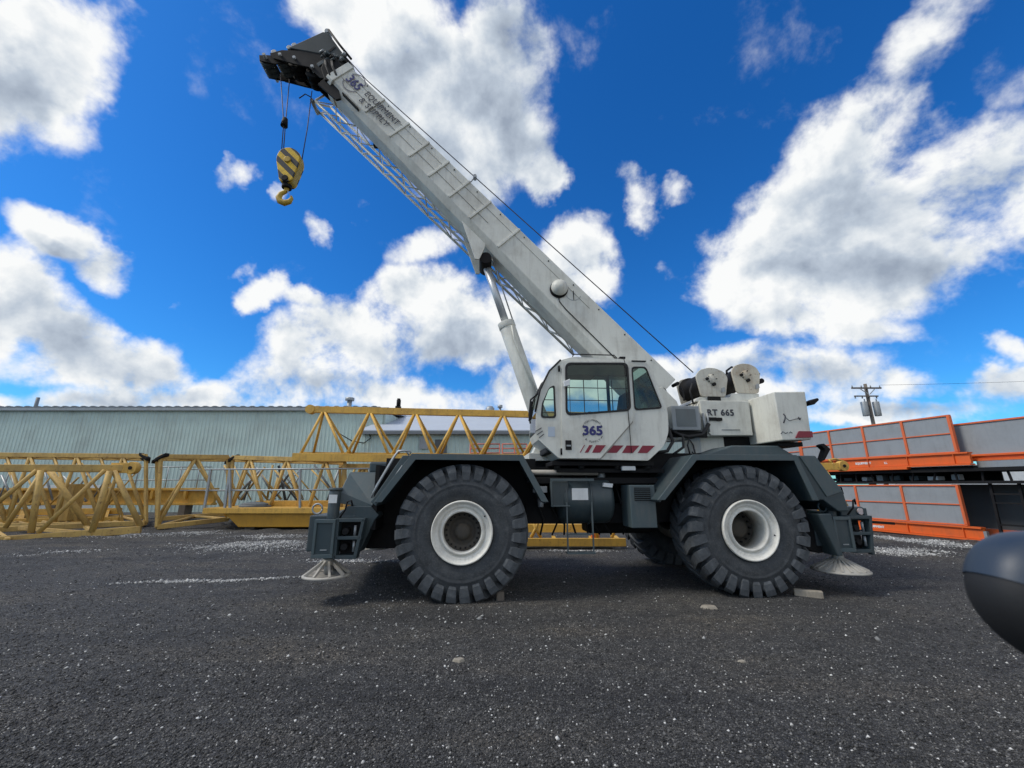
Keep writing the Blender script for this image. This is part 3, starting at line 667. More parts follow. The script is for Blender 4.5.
# yellow jib end behind the rear of the crane
t = thing('tower_crane_section', (0, 0, 0), 'short yellow jib end with pin eye poking out behind the crane tail', 'lattice section', G_L)
a, b = W(720, 467, 11.2), W(838, 466.5, 11.2); MB().bar(a, b, .14, .19).build('chord', YEL, t, .01)
e = W(842, 466, 11.2); MB().cyl(e + Vector((0, -.08, 0)), e + Vector((0, .08, 0)), .135, n=18).build('pin_eye', YEL, t, .01)
MB().cyl(e + Vector((0, -.1, 0)), e + Vector((0, .1, 0)), .04, n=12).build('pin_hole', BLACK, t)
MB().bar(W(700, 519, 11.2), W(852, 515, 11.2), .14, .19).build('chord', YEL, t, .01)
for p, q, r in (((820, 470, 11.2), (820, 514, 11.2), .065), ((825, 470, 11.2), (850, 512, 11.2), .05), ((815, 470, 11.2), (770, 515, 11.2), .05)): MB().cyl(W(*p), W(*q), r, n=10).build('brace', YEL2, t)
MB().tube([W(833, 464, 11.6), W(829, 460, 11.6), W(835, 459, 11.8), W(843, 461, 11.8)], .03).build('hoop', YEL, t)
q = W(770, 519, 11.2); MB().box((q.x, 11.05, -.02), (q.x + .3, 11.35, q.z - .09)).build('support_block', WOOD, t)

# ================================================================== THE CRANE
CR = thing('rough_terrain_crane', (-0.72, 6.24, 0), 'large off-white and slate grey mobile crane on big wheels with boom raised to the left', 'mobile crane', rz=R(4.1))
WD = 3.3
# ---- wheels
def tyre_mb():
    b = MB()
    prof = [(.10, .42), (.075, .435), (.045, .47), (.02, .53), (.012, .60), (.018, .632), (.008, .645), (.018, .658), (.022, .72), (.045, .79), (.10, .845), (.20, .868), (.375, .875)]
    prof = prof + [(.75 - o, r) for o, r in reversed(prof[:-1])]
    b.lathe(prof, (0, 0, 0), 96, 'v')
    NL = 27; body = b; b = MB()
    st = [(.034, .675, 0.0, .8), (.004, .735, 0.0, .98), (.000, .82, 0.2, 1.04), (.014, .895, 0.6, 1.03), (.07, .928, 1.6, .95), (.17, .935, 5.0, .92), (.28, .936, 9.5, .9), (.385, .930, 13.0, .86)]
    for side in (0, 1):
        for i in range(NL):
            base = 360 / NL * (i + .5 * side) + random.uniform(-.75, .75); lw = random.uniform(.88, 1.06); ln_ = random.uniform(-.025, .02)
            rings = []
            for k, (o, r, sh, wf) in enumerate(st):
                w = 4.35 * wf * lw
                if k < 2: r += ln_
                dn = .10 if k > 2 else .05
                rr = r - dn if k > 2 else r - .0
                oo = o if k > 2 else o + .06
                pts = []
                for (rad, off, ww) in ((r, o, w), (rr, oo, w * 1.25)):
                    for sgn in (-1, 1):
                        a = R(base + sh + sgn * ww); y = off if side == 0 else .75 - off
                        pts.append((rad * math.cos(a), y, rad * math.sin(a)))
                rings.append([pts[0], pts[1], pts[3], pts[2]])
            vs = [p for r_ in rings for p in r_]; fs = [(0, 1, 2, 3)]
            for k in range(len(rings) - 1):
                for q in range(4): fs.append((k * 4 + q, k * 4 + (q + 1) % 4, k * 4 + 4 + (q + 1) % 4, k * 4 + 4 + q))
            e = (len(rings) - 1) * 4; fs.append((e + 3, e + 2, e + 1, e)); b.add(vs, fs)
    tread = b; out_ = []
    for b in (body, tread):
      k_ = 1.045; b.v = [(x * (k_ if math.hypot(x, z) > .5 else 1), y, z * (k_ if math.hypot(x, z) > .5 else 1)) for x, y, z in b.v]
    return body, tread
def rim_mb(deep):
    b = MB()
    prof = [(.095, .43), (.03, .447), (.004, .444), (-.006, .432), (.004, .418), (.045, .405), (.052, .37), (.052, .352), (.085, .342), (.088, .325), (.052, .315), (.040, .300), (.046, .284), (.08, .276), (.40, .272), (.40, .445), (.62, .445)]
    b.lathe(prof, (0, 0, 0), 72, 'v'); return b
tyre_me = rim_me = None
def wheel(u, far, rear, roll):
    global tyre_me, rim_me, tread_me
    e = bpy.data.objects.new('wheel', None); link(e, CR); e.location = (u, WD if far else 0, .935); e.rotation_euler = (0, roll, math.pi if far else 0)
    if tyre_me is None:
        bd, td = tyre_mb(); o = bd.build('tyre', TYRE, e); tyre_me = o.data; o2 = td.build('tread', TREAD, o); tread_me = o2.data; r = rim_mb(.3).build('rim', RIMW, e); rim_me = r.data
    else:
        o = link(bpy.data.objects.new('tyre', tyre_me), e); link(bpy.data.objects.new('tread', tread_me), o); link(bpy.data.objects.new('rim', rim_me), e)
    if not rear:
        h = MB().lathe([(.19, .275), (.19, .20), (.24, .19), (.24, .12), (.16, .11), (.14, .06), (.14, .001)], (0, 0, 0), 40, 'v').build('hub', HUB, e)
        bm_ = MB()
        for k in range(20): a = 2 * math.pi * k / 20; bm_.cyl((.235 * math.cos(a), .193, .235 * math.sin(a)), (.235 * math.cos(a), .155, .235 * math.sin(a)), .014, n=6, smooth=False)
        bm_.build('wheel_nuts', BLACK, h)
    else:
        h = MB().lathe([(.40, .272), (.40, .16), (.34, .15), (.30, .11), (.30, .001)], (0, 0, 0), 40, 'v').build('hub', HUB, e)
        bm_ = MB()
        for k in range(14): a = 2 * math.pi * k / 14; bm_.cyl((.215 * math.cos(a), .40, .215 * math.sin(a)), (.215 * math.cos(a), .365, .215 * math.sin(a)), .016, n=6, smooth=False)
        bm_.build('wheel_nuts', BLACK, h)
    MB().cyl((.3, .04, .25), (.30, .09, .25), .012, n=6).build('valve', BLACK, e)
    return e
wheel(0, False, False, .1); wheel(4.36, False, True, .9); wheel(0, True, False, .5); wheel(4.36, True, True, .3)
for u in (0, 4.36):
    MB().cyl((u, .45, .91), (u, 2.85, .91), .17, n=20).cyl((u, 1.35, .91), (u, 1.95, .91), .36, n=24).build('axle', BLACK, CR, .01)
# ---- carrier
MB().box((-1.75, 1.05, .97), (5.75, 1.4, 1.55)).build('frame_rail', BLACK, CR, .01); MB().box((-1.75, 1.95, .97), (5.75, 2.3, 1.55)).build('frame_rail', BLACK, CR, .01)
MB().box((-1.3, .86, 1.552), (5.6, 2.44, 1.90)).build('deck', BLACK, CR, .01)
MB().box((1.0, .78, .98), (3.3, .95, 1.30)).build('side_pan', BLACK, CR, .01)
MB().box((2.2, 1.40, .75), (3.4, 1.95, 1.2)).build('transmission', BLACK, CR, .05)
# inner wheel-arch walls
for a, b in ((-1.32, 1.18), (3.15, 5.5)):
    for v in (.80, 2.46): MB().box((a, v, 1.0), (b, v + .04, 2.035)).build('inner_arch', BLACK, CR)
def fender(prof, v0, v1, nm='fender'):
    th = .055; up = [(u, w) for u, w in prof]; n = len(prof); lo = []
    for i in range(n):
        a = Vector(prof[max(i - 1, 0)]); b = Vector(prof[i]); c = Vector(prof[min(i + 1, n - 1)])
        d = ((b - a).normalized() + (c - b).normalized()).normalized() if 0 < i < n - 1 else (c - a).normalized()
        nn = Vector((d.y, -d.x)); k = 1 / max(.5, abs(nn.dot(Vector(((c - b) if i < n - 1 else (b - a)).normalized().yx) * 1)) if False else 1)
        lo.append(tuple(b + nn * th))
    return MB().prism(up + lo[::-1], v0, v1)
PF = [(-1.27, 1.36), (-.77, 2.05), (.88, 2.04), (1.26, 1.36)]
PR = [(2.93, 1.38), (3.55, 2.06), (5.25, 2.06), (5.50, 1.37)]
for mir in (False, True):
    f = (lambda v: WD - v) if mir else (lambda v: v)
    for P_ in (PF, PR):
        a, b = sorted((f(0.0), f(.80))); fender(P_, a, b).build('fender', DARK, CR, .008)
# edge lips of near fenders
for P_ in (PF, PR):
    th = .055; out = [(u, w) for u, w in P_]
    inn = [(P_[0][0] + .11, P_[0][1]), (P_[1][0] + .055, P_[1][1] - .085), (P_[2][0] - .05, P_[2][1] - .085), (P_[3][0] - .10, P_[3][1])]
    out2 = [(P_[0][0] - .004, P_[0][1] - .004), (P_[1][0] - .004, P_[1][1] + .004), (P_[2][0] + .004, P_[2][1] + .004), (P_[3][0] + .004, P_[3][1] - .004)]
    MB().prism(out2 + inn[::-1], -.022, -.002).build('fender_lip', DARKTOP, CR, .004)
# front deck, hood and steps
MB().prism([(-1.93, 1.50), (-1.82, 1.80), (-1.34, 1.80), (-1.28, 1.50)], .55, 2.75).build('front_deck', DARKTOP, CR, .012)
MB().hexa([(-1.93, .30, 1.34), (-1.42, .30, 1.26), (-1.36, .30, 1.30), (-1.86, .30, 1.5)], [(-1.88, .552, 1.50), (-1.42, .552, 1.50), (-1.34, .552, 1.79), (-1.83, .552, 1.79)]).build('front_cowl', DARKTOP, CR, .01)
MB().prism([(-1.36, 1.36), (-1.31, 1.42), (-.93, 2.035), (-.82, 2.035), (-1.27, 1.30)], .12, .78).build('step_panel', DARKTOP, CR, .008)
MB().tube([(-1.33, .06, 1.42), (-1.30, .04, 1.50), (-1.03, .04, 2.02), (-.98, .04, 2.09), (-.90, .04, 2.10), (-.80, .05, 2.09), (-.80, .06, 2.05)], .014).build('grab_rail', STEEL, CR)
MB().tube([(-1.36, .30, 1.50), (-1.33, .28, 1.58), (-1.10, .28, 2.02), (-1.03, .28, 2.12), (-.92, .28, 2.12), (-.86, .3, 2.05)], .014).build('grab_rail', STEEL, CR)
MB().tube([(-1.22, -.01, 1.36), (-.90, -.01, 1.88)], .012).build('grab_rail', STEEL, CR)
MB().box((-1.62, .9, 1.802), (-.80, 2.4, 1.98)).build('front_hood', DARK, CR, .03)
MB().box((-1.36, .3, .95), (-1.30, 3.0, 1.9)).build('front_bulkhead', BLACK, CR)
# front bulk below deck (dark)
MB().box((-1.55, .82, .62), (-1.0, 2.48, 1.50)).build('front_crossmember', BLACK, CR, .01)
# ---- outriggers
def outrigger(u, s, rear):
    """u centre of the jack, s = -1 when it sits at the front end"""
    box = MB().box((u - .33, .28, .66), (u + .33, WD - .28, 1.16)); box.build('outrigger_box', DARK, CR, .015)
    for near in (True, False):
        q = (lambda v: v) if near else (lambda v: WD - v)
        def B(a0, v0, w0, a1, v1, w1, nm, mat, par=CR, bev=.008):
            va, vb = sorted((q(v0), q(v1))); return MB().box((a0, va, w0), (a1, vb, w1)).build(nm, mat, par, bev)
        jk = MB().cyl((u, q(.30), .56), (u, q(.30), 1.52), .085, n=20).build('jack', DARK, CR, .01)
        MB().cyl((u, q(.30), 1.522), (u, q(.30), 1.56), .10, n=20).build('jack_cap', DARKTOP, jk, .008)
        MB().cyl((u, q(.30), .36), (u, q(.30), .562), .05, n=16).build('jack_rod', STEEL, jk)
        B(u - .055, .20, 1.34, u + .065, .213, 1.46, 'sticker', STICK, jk, 0)
        # framed end plate
        pl = B(u - .17, .09, .60, u + .12, .14, 1.12, 'end_plate', DARK)
        for (a0, w0, a1, w1) in ((u - .17, 1.07, u + .12, 1.12), (u - .17, .60, u + .12, .65), (u - .17, .652, u - .135, 1.068), (u + .085, .652, u + .12, 1.068)): B(a0, .065, w0, a1, .088, w1, 'plate_frame', DARKTOP, pl, .004)
        B(u - .06, .078, .70, u + .03, .0885, .715, 'latch', STEEL, pl, 0)
        # open bracket beside it
        a0, a1 = (u + .13, u + .52)
        br = MB()
        va, vb = sorted((q(.10), q(.26)))
        for (x0_, w0, x1_, w1) in ((a0, 1.08, a1, 1.13), (a0, .84, a1 - .03, .885), (a0, .58, a1 - .08, .63)): br.box((x0_, va, w0), (x1_, vb, w1))
        br.box((a0 - .02, min(va, vb), .58), (a0 + .03, max(va, vb), 1.13))
        br.build('bracket', DARK, CR, .006)
        B(a0 + .031, .262, .58, a1 - .1, .275, 1.10, 'bracket_shade_plate', BLACK, CR, 0)  # black plate added behind the openings, standing in for their shade
        MB().bar((a1 - .02, q(.18), 1.12), (a1 - .10, q(.18), .60), .16, .045, up=(1, 0, 0)).build('bracket_side', DARK, CR, .005)
        for w in (.95, .74): MB().cyl((a0 + .12, q(.30), w), (a0 + .12, q(.12), w), .045, n=12).build('pin', BLACK, CR); MB().cyl((a1 - .14, q(.16), w - .07), (a1 - .14, q(.16), w + .08), .02, n=8).build('hose_fitting', STEEL, CR)
        MB().tube([(a0 + .02, q(.14), 1.14), (a0 + .10, q(.10), 1.25), (a0 + .12, q(.10), 1.36), (a0 + .17, q(.12), 1.38), (a0 + .19, q(.14), 1.30)], .013).build('hose', BLACK, CR)
        # lifting ring
        ring = [(u - .20 + .07 * math.cos(a), q(.2), 1.26 + .07 * math.sin(a)) for a in [k * math.pi / 8 for k in range(17)]]
        MB().tube(ring, .014).build('lifting_ring', STEEL if not rear else DARK, CR)
        # pad
        r = .335 if not rear else .39; zb = .33 if not rear else .29
        e = MB().lathe([(-.005, .001), (-.005, r - .03), (.0, r), (.02, r), (.035, r - .02), (.02, r - .05), (.015, .001)] if not rear else [(0, .001), (0, r), (.02, r), (.16, .10), (.16, .001)], (u, q(.30), zb), 40, 'w').build('outrigger_float', FLOATM, CR)
        if not rear:
            for k in range(9):
                a = 2 * math.pi * k / 9 + .25; MB().bar((u + (r - .03) * math.cos(a), q(.30) + (r - .03) * math.sin(a), zb + .025), (u + .06 * math.cos(a), q(.30) + .06 * math.sin(a), zb + .20), .028, .04).build('rib', FLOATM, e)
        else:
            for k in range(20):
                a = 2 * math.pi * k / 20; MB().bar((u + (r - .03) * math.cos(a), q(.30) + (r - .03) * math.sin(a), zb + .032), (u + .08 * math.cos(a), q(.30) + .08 * math.sin(a), zb + .178), .03, .03).build('rib', FLOATM, e)
        MB().cyl((u, q(.30), zb + .15), (u, q(.30), zb + .27), .09, .07, n=20).build('collar', FLOATM, e)
outrigger(-1.93, -1, False); outrigger(5.92, 1, True)
# front gusset and rear bodywork
MB().prism([(-1.86, 1.17), (-1.72, 1.30), (-1.38, 1.29), (-1.26, 1.16), (-1.32, 1.08), (-1.50, .64), (-1.58, .64)], .29, .60).build('front_gusset', DARK, CR, .012)
MB().prism([(5.44, 1.30), (5.55, 1.16), (5.70, .56), (5.62, .55), (5.40, .62), (5.02, 1.0)], .30, .60).build('rear_gusset', BLACK, CR, .012)
MB().prism([(5.50, 1.16), (5.72, 1.17), (5.80, .55), (5.72, .54)], .05, .34).build('rear_cover', DARK, CR, .015)
MB().prism([(5.28, 2.06), (5.62, 2.06), (5.98, 1.50), (6.02, 1.20), (5.84, 1.20), (5.62, 1.37), (5.54, 1.37)], .04, .80).build('rear_quarter', DARK, CR, .015)
MB().prism([(5.34, 2.05), (5.60, 2.05), (5.95, 1.50), (5.68, 1.42)], .022, .039).build('quarter_plate', DARKTOP, CR, .004)
MB().prism([(3.95, 2.062), (4.62, 2.27), (5.45, 2.27), (5.80, 2.062)], .62, 2.68).build('engine_hood', DARKTOP, CR, .02)
MB().prism([(5.40, 2.06), (5.80, 2.06), (6.25, 1.55), (6.30, 1.18), (5.40, 1.18)], .82, 2.48).build('engine_cover', DARK, CR, .02)
for k, (a0, w0, a1, w1) in enumerate(((5.86, 1.20, 6.10, 1.46), (6.02, 1.05, 6.42, 1.26))): MB().box((a0, .20, w0), (a1, .60, w1)).build('light_box', DARK, CR, .02)
MB().box((5.93, .185, 1.33), (6.02, .199, 1.43)).build('sticker', STICK, CR); MB().cyl((6.34, .199, 1.19), (6.34, .175, 1.19), .05, n=16).build('tail_light', paint('lamp_lens', (.6, .5, .48), (.3, .2, .2), .2, .2), CR)
MB().tube([(5.95, .25, 1.462), (5.97, .22, 1.55), (6.12, .22, 1.56), (6.16, .25, 1.46)], .012).build('lamp_guard', BLACK, CR)
MB().cyl((6.17, .32, .86), (6.17, .18, .86), .10, n=20).cyl((6.17, .31, 1.0), (6.17, .31, .62), .05, n=12).build('rear_winch_pin', BLACK, CR, .01)
MB().box((6.38, .16, .54), (6.43, .24, 1.24)).build('bumper_post', DARK, CR, .008)
MB().box((5.40, .6, .54), (6.40, 2.7, .60)).build('rear_bumper', DARK, CR, .01)
MB().bar((6.43, .2, 1.03), (6.88, .2, 1.00), .05, .04).build('tow_bar', BLACK, CR)
# front-side service: hydraulic tank, straps, stickers
MB().lathe([(.0, .001), (.012, .18), (.04, .30), (.085, .36), (.12, .37)] + [(.82, .37), (.86, .36), (.905, .30), (.935, .18), (.945, .001)], (0, 0, 0), 48, 'v').build('hydraulic_tank', DARK, CR)
tk = CR.children[-1] if False else bpy.data.objects['hydraulic_tank']; tk.rotation_euler = (0, 0, -math.pi / 2); tk.location = (1.50, .74, 1.36)
def strap(u, name='tank_strap'):
    pts = [(u, .74 - .377 * math.cos(R(a)), 1.36 + .377 * math.sin(R(a))) for a in range(-85, 95, 9)]
    return MB().tube(pts, .015).build(name, DARK, CR)
strap(1.62); strap(2.02)
MB().box((1.38, .40, 1.26), (1.66, .62, 1.66)).build('filter_box', DARK, CR, .02)
for (a0, w0, a1, w1) in ((1.36, 1.66, 2.06, 1.70), (1.36, 1.27, 1.66, 1.29), (1.36, 1.291, 1.385, 1.659)): MB().box((a0, .34, w0), (a1, .38, w1)).build('tank_frame', DARKTOP, CR, .004)
st1 = MB().box((1.70, .362, 1.37), (1.96, .368, 1.55)); st1.build('data_sticker', STICK, CR)
MB().prism([(2.22, 1.575), (2.37, 1.56), (2.385, 1.62), (2.235, 1.635)], .40, .47).build('warning_sticker', STICK, CR)
MB().cyl((2.28, .70, 1.72), (2.28, .70, 1.80), .07, n=16).cyl((2.28, .70, 1.80), (2.28, .70, 1.83), .09, n=16).build('filler_cap', STEEL, CR, .005)
for u in (1.61, 2.01): MB().bar((u, .36, 1.34), (u, .36, .60), .022).build('step_hanger', DARKTOP, CR)
MB().box((1.59, .32, .575), (2.03, .46, .60)).build('step_tread', DARKTOP, CR, .004)
MB().bar((1.61, .36, .86), (2.01, .36, .86), .04, .02).build('step_rung', DARKTOP, CR)
bb = MB().box((2.61, .28, .95), (3.02, .72, 1.60)).build('battery_box', DARKTOP, CR, .012)
MB().box((2.68, .272, 1.36), (2.94, .279, 1.56)).build('vent_grille', BLACK, bb)
for k in range(6): MB().box((2.68, .266, 1.372 + k * .032), (2.94, .2715, 1.384 + k * .032)).build('vent_slat', DARK, bb)
MB().box((1.10, .45, 1.48), (1.32, .60, 1.58)).cyl((1.22, .5, 1.26), (1.22, .5, 1.48), .045, n=12).build('filter_housing', STEEL, CR, .006)
MB().cyl((1.0, .62, 1.80), (2.2, .62, 1.80), .045, n=12).build('hydraulic_pipe', FLOATM, CR)
MB().box((1.0, .55, 1.62), (3.2, 1.0, 1.72)).build('side_shelf', BLACK, CR, .01)
for k in range(8):
    u = 1.15 + k * .2; MB().tube([(u, .78, 1.6), (u + .05, .70, 1.3), (u + random.uniform(-.1, .2), .74, 1.05), (u + .1, .85, .8)], .016).build('hose', BLACKRUB, CR)
# ---- turntable and superstructure
MB().cyl((3.0, 1.65, 1.90), (3.0, 1.65, 2.02), .72, n=48).build('turntable', BLACK, CR, .01)
SUP = MB().box((1.9, 1.0, 2.021), (4.5, 2.35, 2.16)); SUP.build('turntable_deck', BLACK, CR, .01)
MB().prism([(2.6, 2.162), (3.45, 2.162), (3.75, 2.47), (5.33, 2.50), (5.36, 3.14), (4.36, 3.14), (4.22, 2.92), (4.02, 2.86), (3.92, 3.14), (3.66, 3.42), (3.35, 3.30), (3.1, 2.7)], 1.08, 1.24).build('side_plate', WHITE, CR, .01)
MB().prism([(2.6, 2.162), (3.45, 2.162), (3.75, 2.47), (5.33, 2.50), (5.36, 3.14), (4.36, 3.14), (4.22, 2.92), (4.02, 2.86), (3.92, 3.14), (3.66, 3.42), (3.35, 3.30), (3.1, 2.7)], 2.02, 2.18).build('side_plate', WHITE, CR, .01)
MB().box((4.30, 1.245, 2.50), (5.34, 2.015, 3.12)).build('rear_box', WHITE, CR, .01)
pn = MB().prism([(4.34, 3.15), (5.30, 3.15), (5.30, 2.50), (4.50, 2.49), (4.36, 2.62)], 1.03, 1.079).build('side_panel', WHITE, CR, .01)
text('RT 665', .16, (4.72, 1.026, 2.915), CR, INK, bold=.006, space=1.12)
MB().box((4.42, 1.0, 2.765), (4.62, 1.028, 2.825)).build('panel_latch', BLACK, CR, .006); MB().box((4.621, .99, 2.76), (4.72, 1.028, 2.82)).build('panel_latch', BLACK, CR, .006)
MB().tube([(4.70, 1.022, 2.60), (5.05, 1.022, 2.60)], .008).build('panel_handle', STEEL, CR)
MB().box((4.38, 1.25, 2.17), (4.86, 1.9, 2.49)).build('pump_housing', WHITE, CR, .02)
MB().box((4.86, 1.25, 2.28), (5.4, 2.0, 2.49)).build('rear_support', BLACK, CR, .01)
# grey cooler box
MB().box((3.72, .92, 2.57), (4.25, 1.07, 3.02)).build('oil_cooler', paint('cooler_grey', (.27, .30, .32), (.15, .15, .15), .4, .5), CR, .012)
oc = bpy.data.objects['oil_cooler']; MB().box((3.80, .912, 2.64), (4.17, .919, 2.96)).build('cooler_core', paint('cooler_core', (.13, .155, .165), (.1, .1, .1), .5, .6), oc)
MB().tube([(3.72, 1.0, 2.6), (3.80, .95, 2.5), (4.0, .95, 2.45), (4.3, .98, 2.5), (4.45, 1.0, 2.7)], .035).build('hose', BLACKRUB, CR)
MB().tube([(3.55, 1.0, 2.9), (3.62, .9, 2.6), (3.66, .85, 2.35), (3.52, .8, 2.18), (3.30, .8, 2.15)], .03).build('hose', BLACKRUB, CR)
MB().tube([(3.68, 1.0, 2.6), (3.85, .85, 2.45), (3.82, .8, 2.25), (3.6, .75, 2.12)], .022).build('hose', BLACKRUB, CR)
MB().box((3.66, 1.0, 2.45), (4.4, 1.06, 2.56)).build('cooler_bracket', BLACK, CR)
for k in range(3): MB().cyl((4.28 + k * .08, 1.0, 2.55), (4.28 + k * .08, 1.0, 2.90), .02, n=8).build('hose_fitting', STEEL, CR)
MB().tube([(3.75, .45, 2.07), (3.72, .45, 2.25), (3.76, .45, 2.36), (3.82, .45, 2.25), (3.84, .45, 2.08), (3.79, .45, 2.14)], .014).build('cable_loop', BLACKRUB, CR)
# counterweight
CW = MB().hexa([(5.37, .40, 2.34), (5.93, .42, 2.36), (5.96, 2.88, 2.36), (5.37, 2.9, 2.34)], [(5.36, .40, 3.19), (5.96, .42, 3.21), (5.99, 2.88, 3.21), (5.36, 2.9, 3.19)]).build('counterweight', WHITE, CR, .018)
MB().box((5.45, .6, 2.26), (5.90, 2.7, 2.335)).build('counterweight_base', BLACK, CR, .01)
cwp = lambda u, w: (u, w)
MB().prism([(5.70, 2.50), (5.935, 2.50), (5.93, 2.395), (5.62, 2.385)], .388, .408).build('decal_stripe', RED, CW)
def scrib(pts, r=.006): MB().tube([(u, .402, w) for u, w in pts], r, 5).build('decal_drawing', INK, CW)
scrib([(5.47, 2.80), (5.50, 2.76), (5.48, 2.70), (5.45, 2.64)], .012); scrib([(5.50, 2.74), (5.56, 2.68), (5.72, 2.72), (5.77, 2.71)], .005); scrib([(5.74, 2.75), (5.76, 2.70), (5.78, 2.73)], .009)
scrib([(5.37, 2.45), (5.41, 2.49), (5.45, 2.46), (5.50, 2.475)], .007); scrib([(5.52, 2.465), (5.55, 2.49), (5.58, 2.465)], .005)
MB().tube([(5.99, .5, 3.02), (6.05, .5, 3.0)], .02).build('lamp_arm', BLACK, CR)
MB().prism([(6.03, 2.97), (6.03, 3.04), (6.18, 3.10), (6.20, 3.06), (6.10, 2.98)], .42, .62).build('work_lamp', BLACK, CR, .012)
MB().tube([(5.7, .80, 2.08), (6.0, .80, 2.02), (6.30, .80, 2.03)], .03).build('mirror_arm', BLACK, CR)
MB().prism([(6.30, 2.0), (6.38, 2.03), (6.53, 2.23), (6.42, 2.33), (6.34, 2.30), (6.42, 2.22)], .74, .86).build('rear_view_mirror', BLACK, CR, .01)
# winches
def winch(u0, u1, w0, w1, mat):
    uc = (u0 + u1) / 2; W_ = u1 - u0
    prof = rounded([(u0 + W_ * .10, w0), (u0, w1 - .16), (u0 + W_ * .14, w1 - .05), (uc - .05, w1), (uc + .1, w1 - .01), (u1 - W_ * .1, w1 - .08), (u1, w1 - .20), (u1 - W_ * .14, w0)], .05, 4)
    e = MB().prism(prof, 1.10, 1.14).build('winch', mat, CR, .008)
    MB().prism(prof, 1.90, 1.94).build('side_plate', mat, e, .008)
    MB().lathe([(0, .001), (0, .26), (.02, .26), (.02, .215), (.72, .215), (.72, .26), (.74, .26), (.74, .001)], (uc - .03, 1.15, (w0 + w1) / 2 + .02), 32, 'v').build('drum', BLACK, e)
    b_ = MB(); c = (uc - .01, (w0 + w1) / 2 + .06)
    MB().lathe([(-.012, .001), (-.012, .085), (0, .095), (.0, .001)], (c[0], 1.098, c[1]), 24, 'v').build('motor_cover', mat, e)
    MB().cyl((c[0] - .10, 1.10, c[1]), (c[0] - .10, 1.06, c[1]), .028, n=10).build('plug', BLACK, e); MB().cyl((c[0] + .02, 1.10, c[1] - .11), (c[0] + .02, 1.05, c[1] - .11), .032, n=10).build('plug', BLACK, e)
    MB().prism([(c[0] + .16, w0 + .08), (c[0] + .24, w0 + .11), (c[0] + .23, w0 + .19), (c[0] + .17, w0 + .17)], 1.085, 1.098).build('cover_plate', STEEL, e)
    for k in range(5): a = k * 2 * math.pi / 5; b_.cyl((c[0] + .085 * math.cos(a), 1.10, c[1] + .085 * math.sin(a)), (c[0] + .085 * math.cos(a), 1.065, c[1] + .085 * math.sin(a)), .009, n=6)
    b_.build('bolts', BLACK, e)
    return e
wa = winch(4.36, 5.00, 3.24, 3.82, paint('winch_cream', (0.58, 0.56, 0.48), (0.22, 0.14, 0.08), .6, .5, rust=.6)); wb = winch(5.09, 5.67, 3.32, 3.92, WHITE_OLD)
MB().prism([(4.30, 3.141), (5.40, 3.141), (5.60, 3.25), (5.60, 3.318), (5.05, 3.318), (5.0, 3.238), (4.40, 3.238)], 1.12, 1.92).build('winch_base', WHITE, CR, .01)
MB().box((4.55, 1.06, 3.152), (4.78, 1.119, 3.235)).build('winch_bracket', BLACK, CR)
MB().tube([(5.62, 1.15, 3.72), (5.72, 1.2, 3.74), (5.76, 1.3, 3.70), (5.74, 1.3, 3.6)], .02).build('rope_guard', BLACK, CR); MB().cyl((5.70, 1.12, 3.58), (5.70, 1.3, 3.58), .05, n=12).build('rope_guard_roller', BLACK, CR)
MB().tube([(5.02, 1.15, 3.72), (5.12, 1.3, 3.82), (5.3, 1.4, 3.93), (5.5, 1.5, 3.92)], .02).build('rope_guard', BLACK, CR)
MB().tube([(4.28, 1.12, 3.5), (4.22, 1.12, 3.35), (4.26, 1.12, 3.1)], .018).build('hose', BLACKRUB, CR)

# ---- boom
T0, T1 = Vector((4.05, 3.62)), Vector((-2.85, 10.82)); B0, B1 = Vector((3.42, 3.02)), Vector((-3.34, 10.35))
v0, v1 = 1.30, 1.95
def ring(s, ins=0.0):
    t_, b_ = T0.lerp(T1, s), B0.lerp(B1, s); n_ = (t_ - b_).normalized(); L = (t_ - b_).length
    t_ = t_ - n_ * ins; b_ = b_ + n_ * ins; c = .17
    cl = b_ + n_ * c * .9
    return [(t_.x, v0 + ins, t_.y), (cl.x, v0 + ins, cl.y), (b_.x, v0 + .11 + ins, b_.y), (b_.x, v1 - .11 - ins, b_.y), (cl.x, v1 - ins, cl.y), (t_.x, v1 - ins, t_.y)]
BM = MB().hexa(ring(0), ring(1)).build('boom', WHITE, CR, .01)
e_ = (T0 - T1).normalized()            # unit vector pointing down the boom
nU = Vector((-e_.y, e_.x)); nU = nU if nU.y > 0 else -nU
def side(s, h, v=v0):
    """point on the near side face: s along, h = 0 at the lower edge .. 1 at the top"""
    t_, b_ = T0.lerp(T1, s), B0.lerp(B1, s); n_ = (t_ - b_).normalized(); cl = b_ + n_ * .153
    p = cl.lerp(t_, h); return Vector((p.x, v, p.y))
def s_of(u): return (B0.x - u) / (B0.x - B1.x)
for u in (-2.55, -1.98, -1.53, -1.09, -.64, -.19, .41):
    s = s_of(u); p = side(s, .0, v0 - .012); q = p + Vector((nU.x, 0, nU.y)) * ((side(s, 1) - side(s, 0)).length)
    MB().bar(p, q, .05, .035, up=(0, 1, 0)).build('rib', WHITE, BM, .006)
MB().bar(side(.50, .36, v0 - .003), side(.99, .36, v0 - .003), .006, .02, up=(0, 1, 0)).build('seam', FLOATM, BM)
MB().bar(side(.22, .72, v0 - .003), side(.97, .72, v0 - .003), .005, .012, up=(0, 1, 0)).build('seam', FLOATM, BM)
for k in range(13):
    p = side(.06 + k * .073, .9, v0 - .002); MB().cyl(p, p + Vector((0, -.014, 0)), .013, n=10).build('bolt', BLACK, BM)
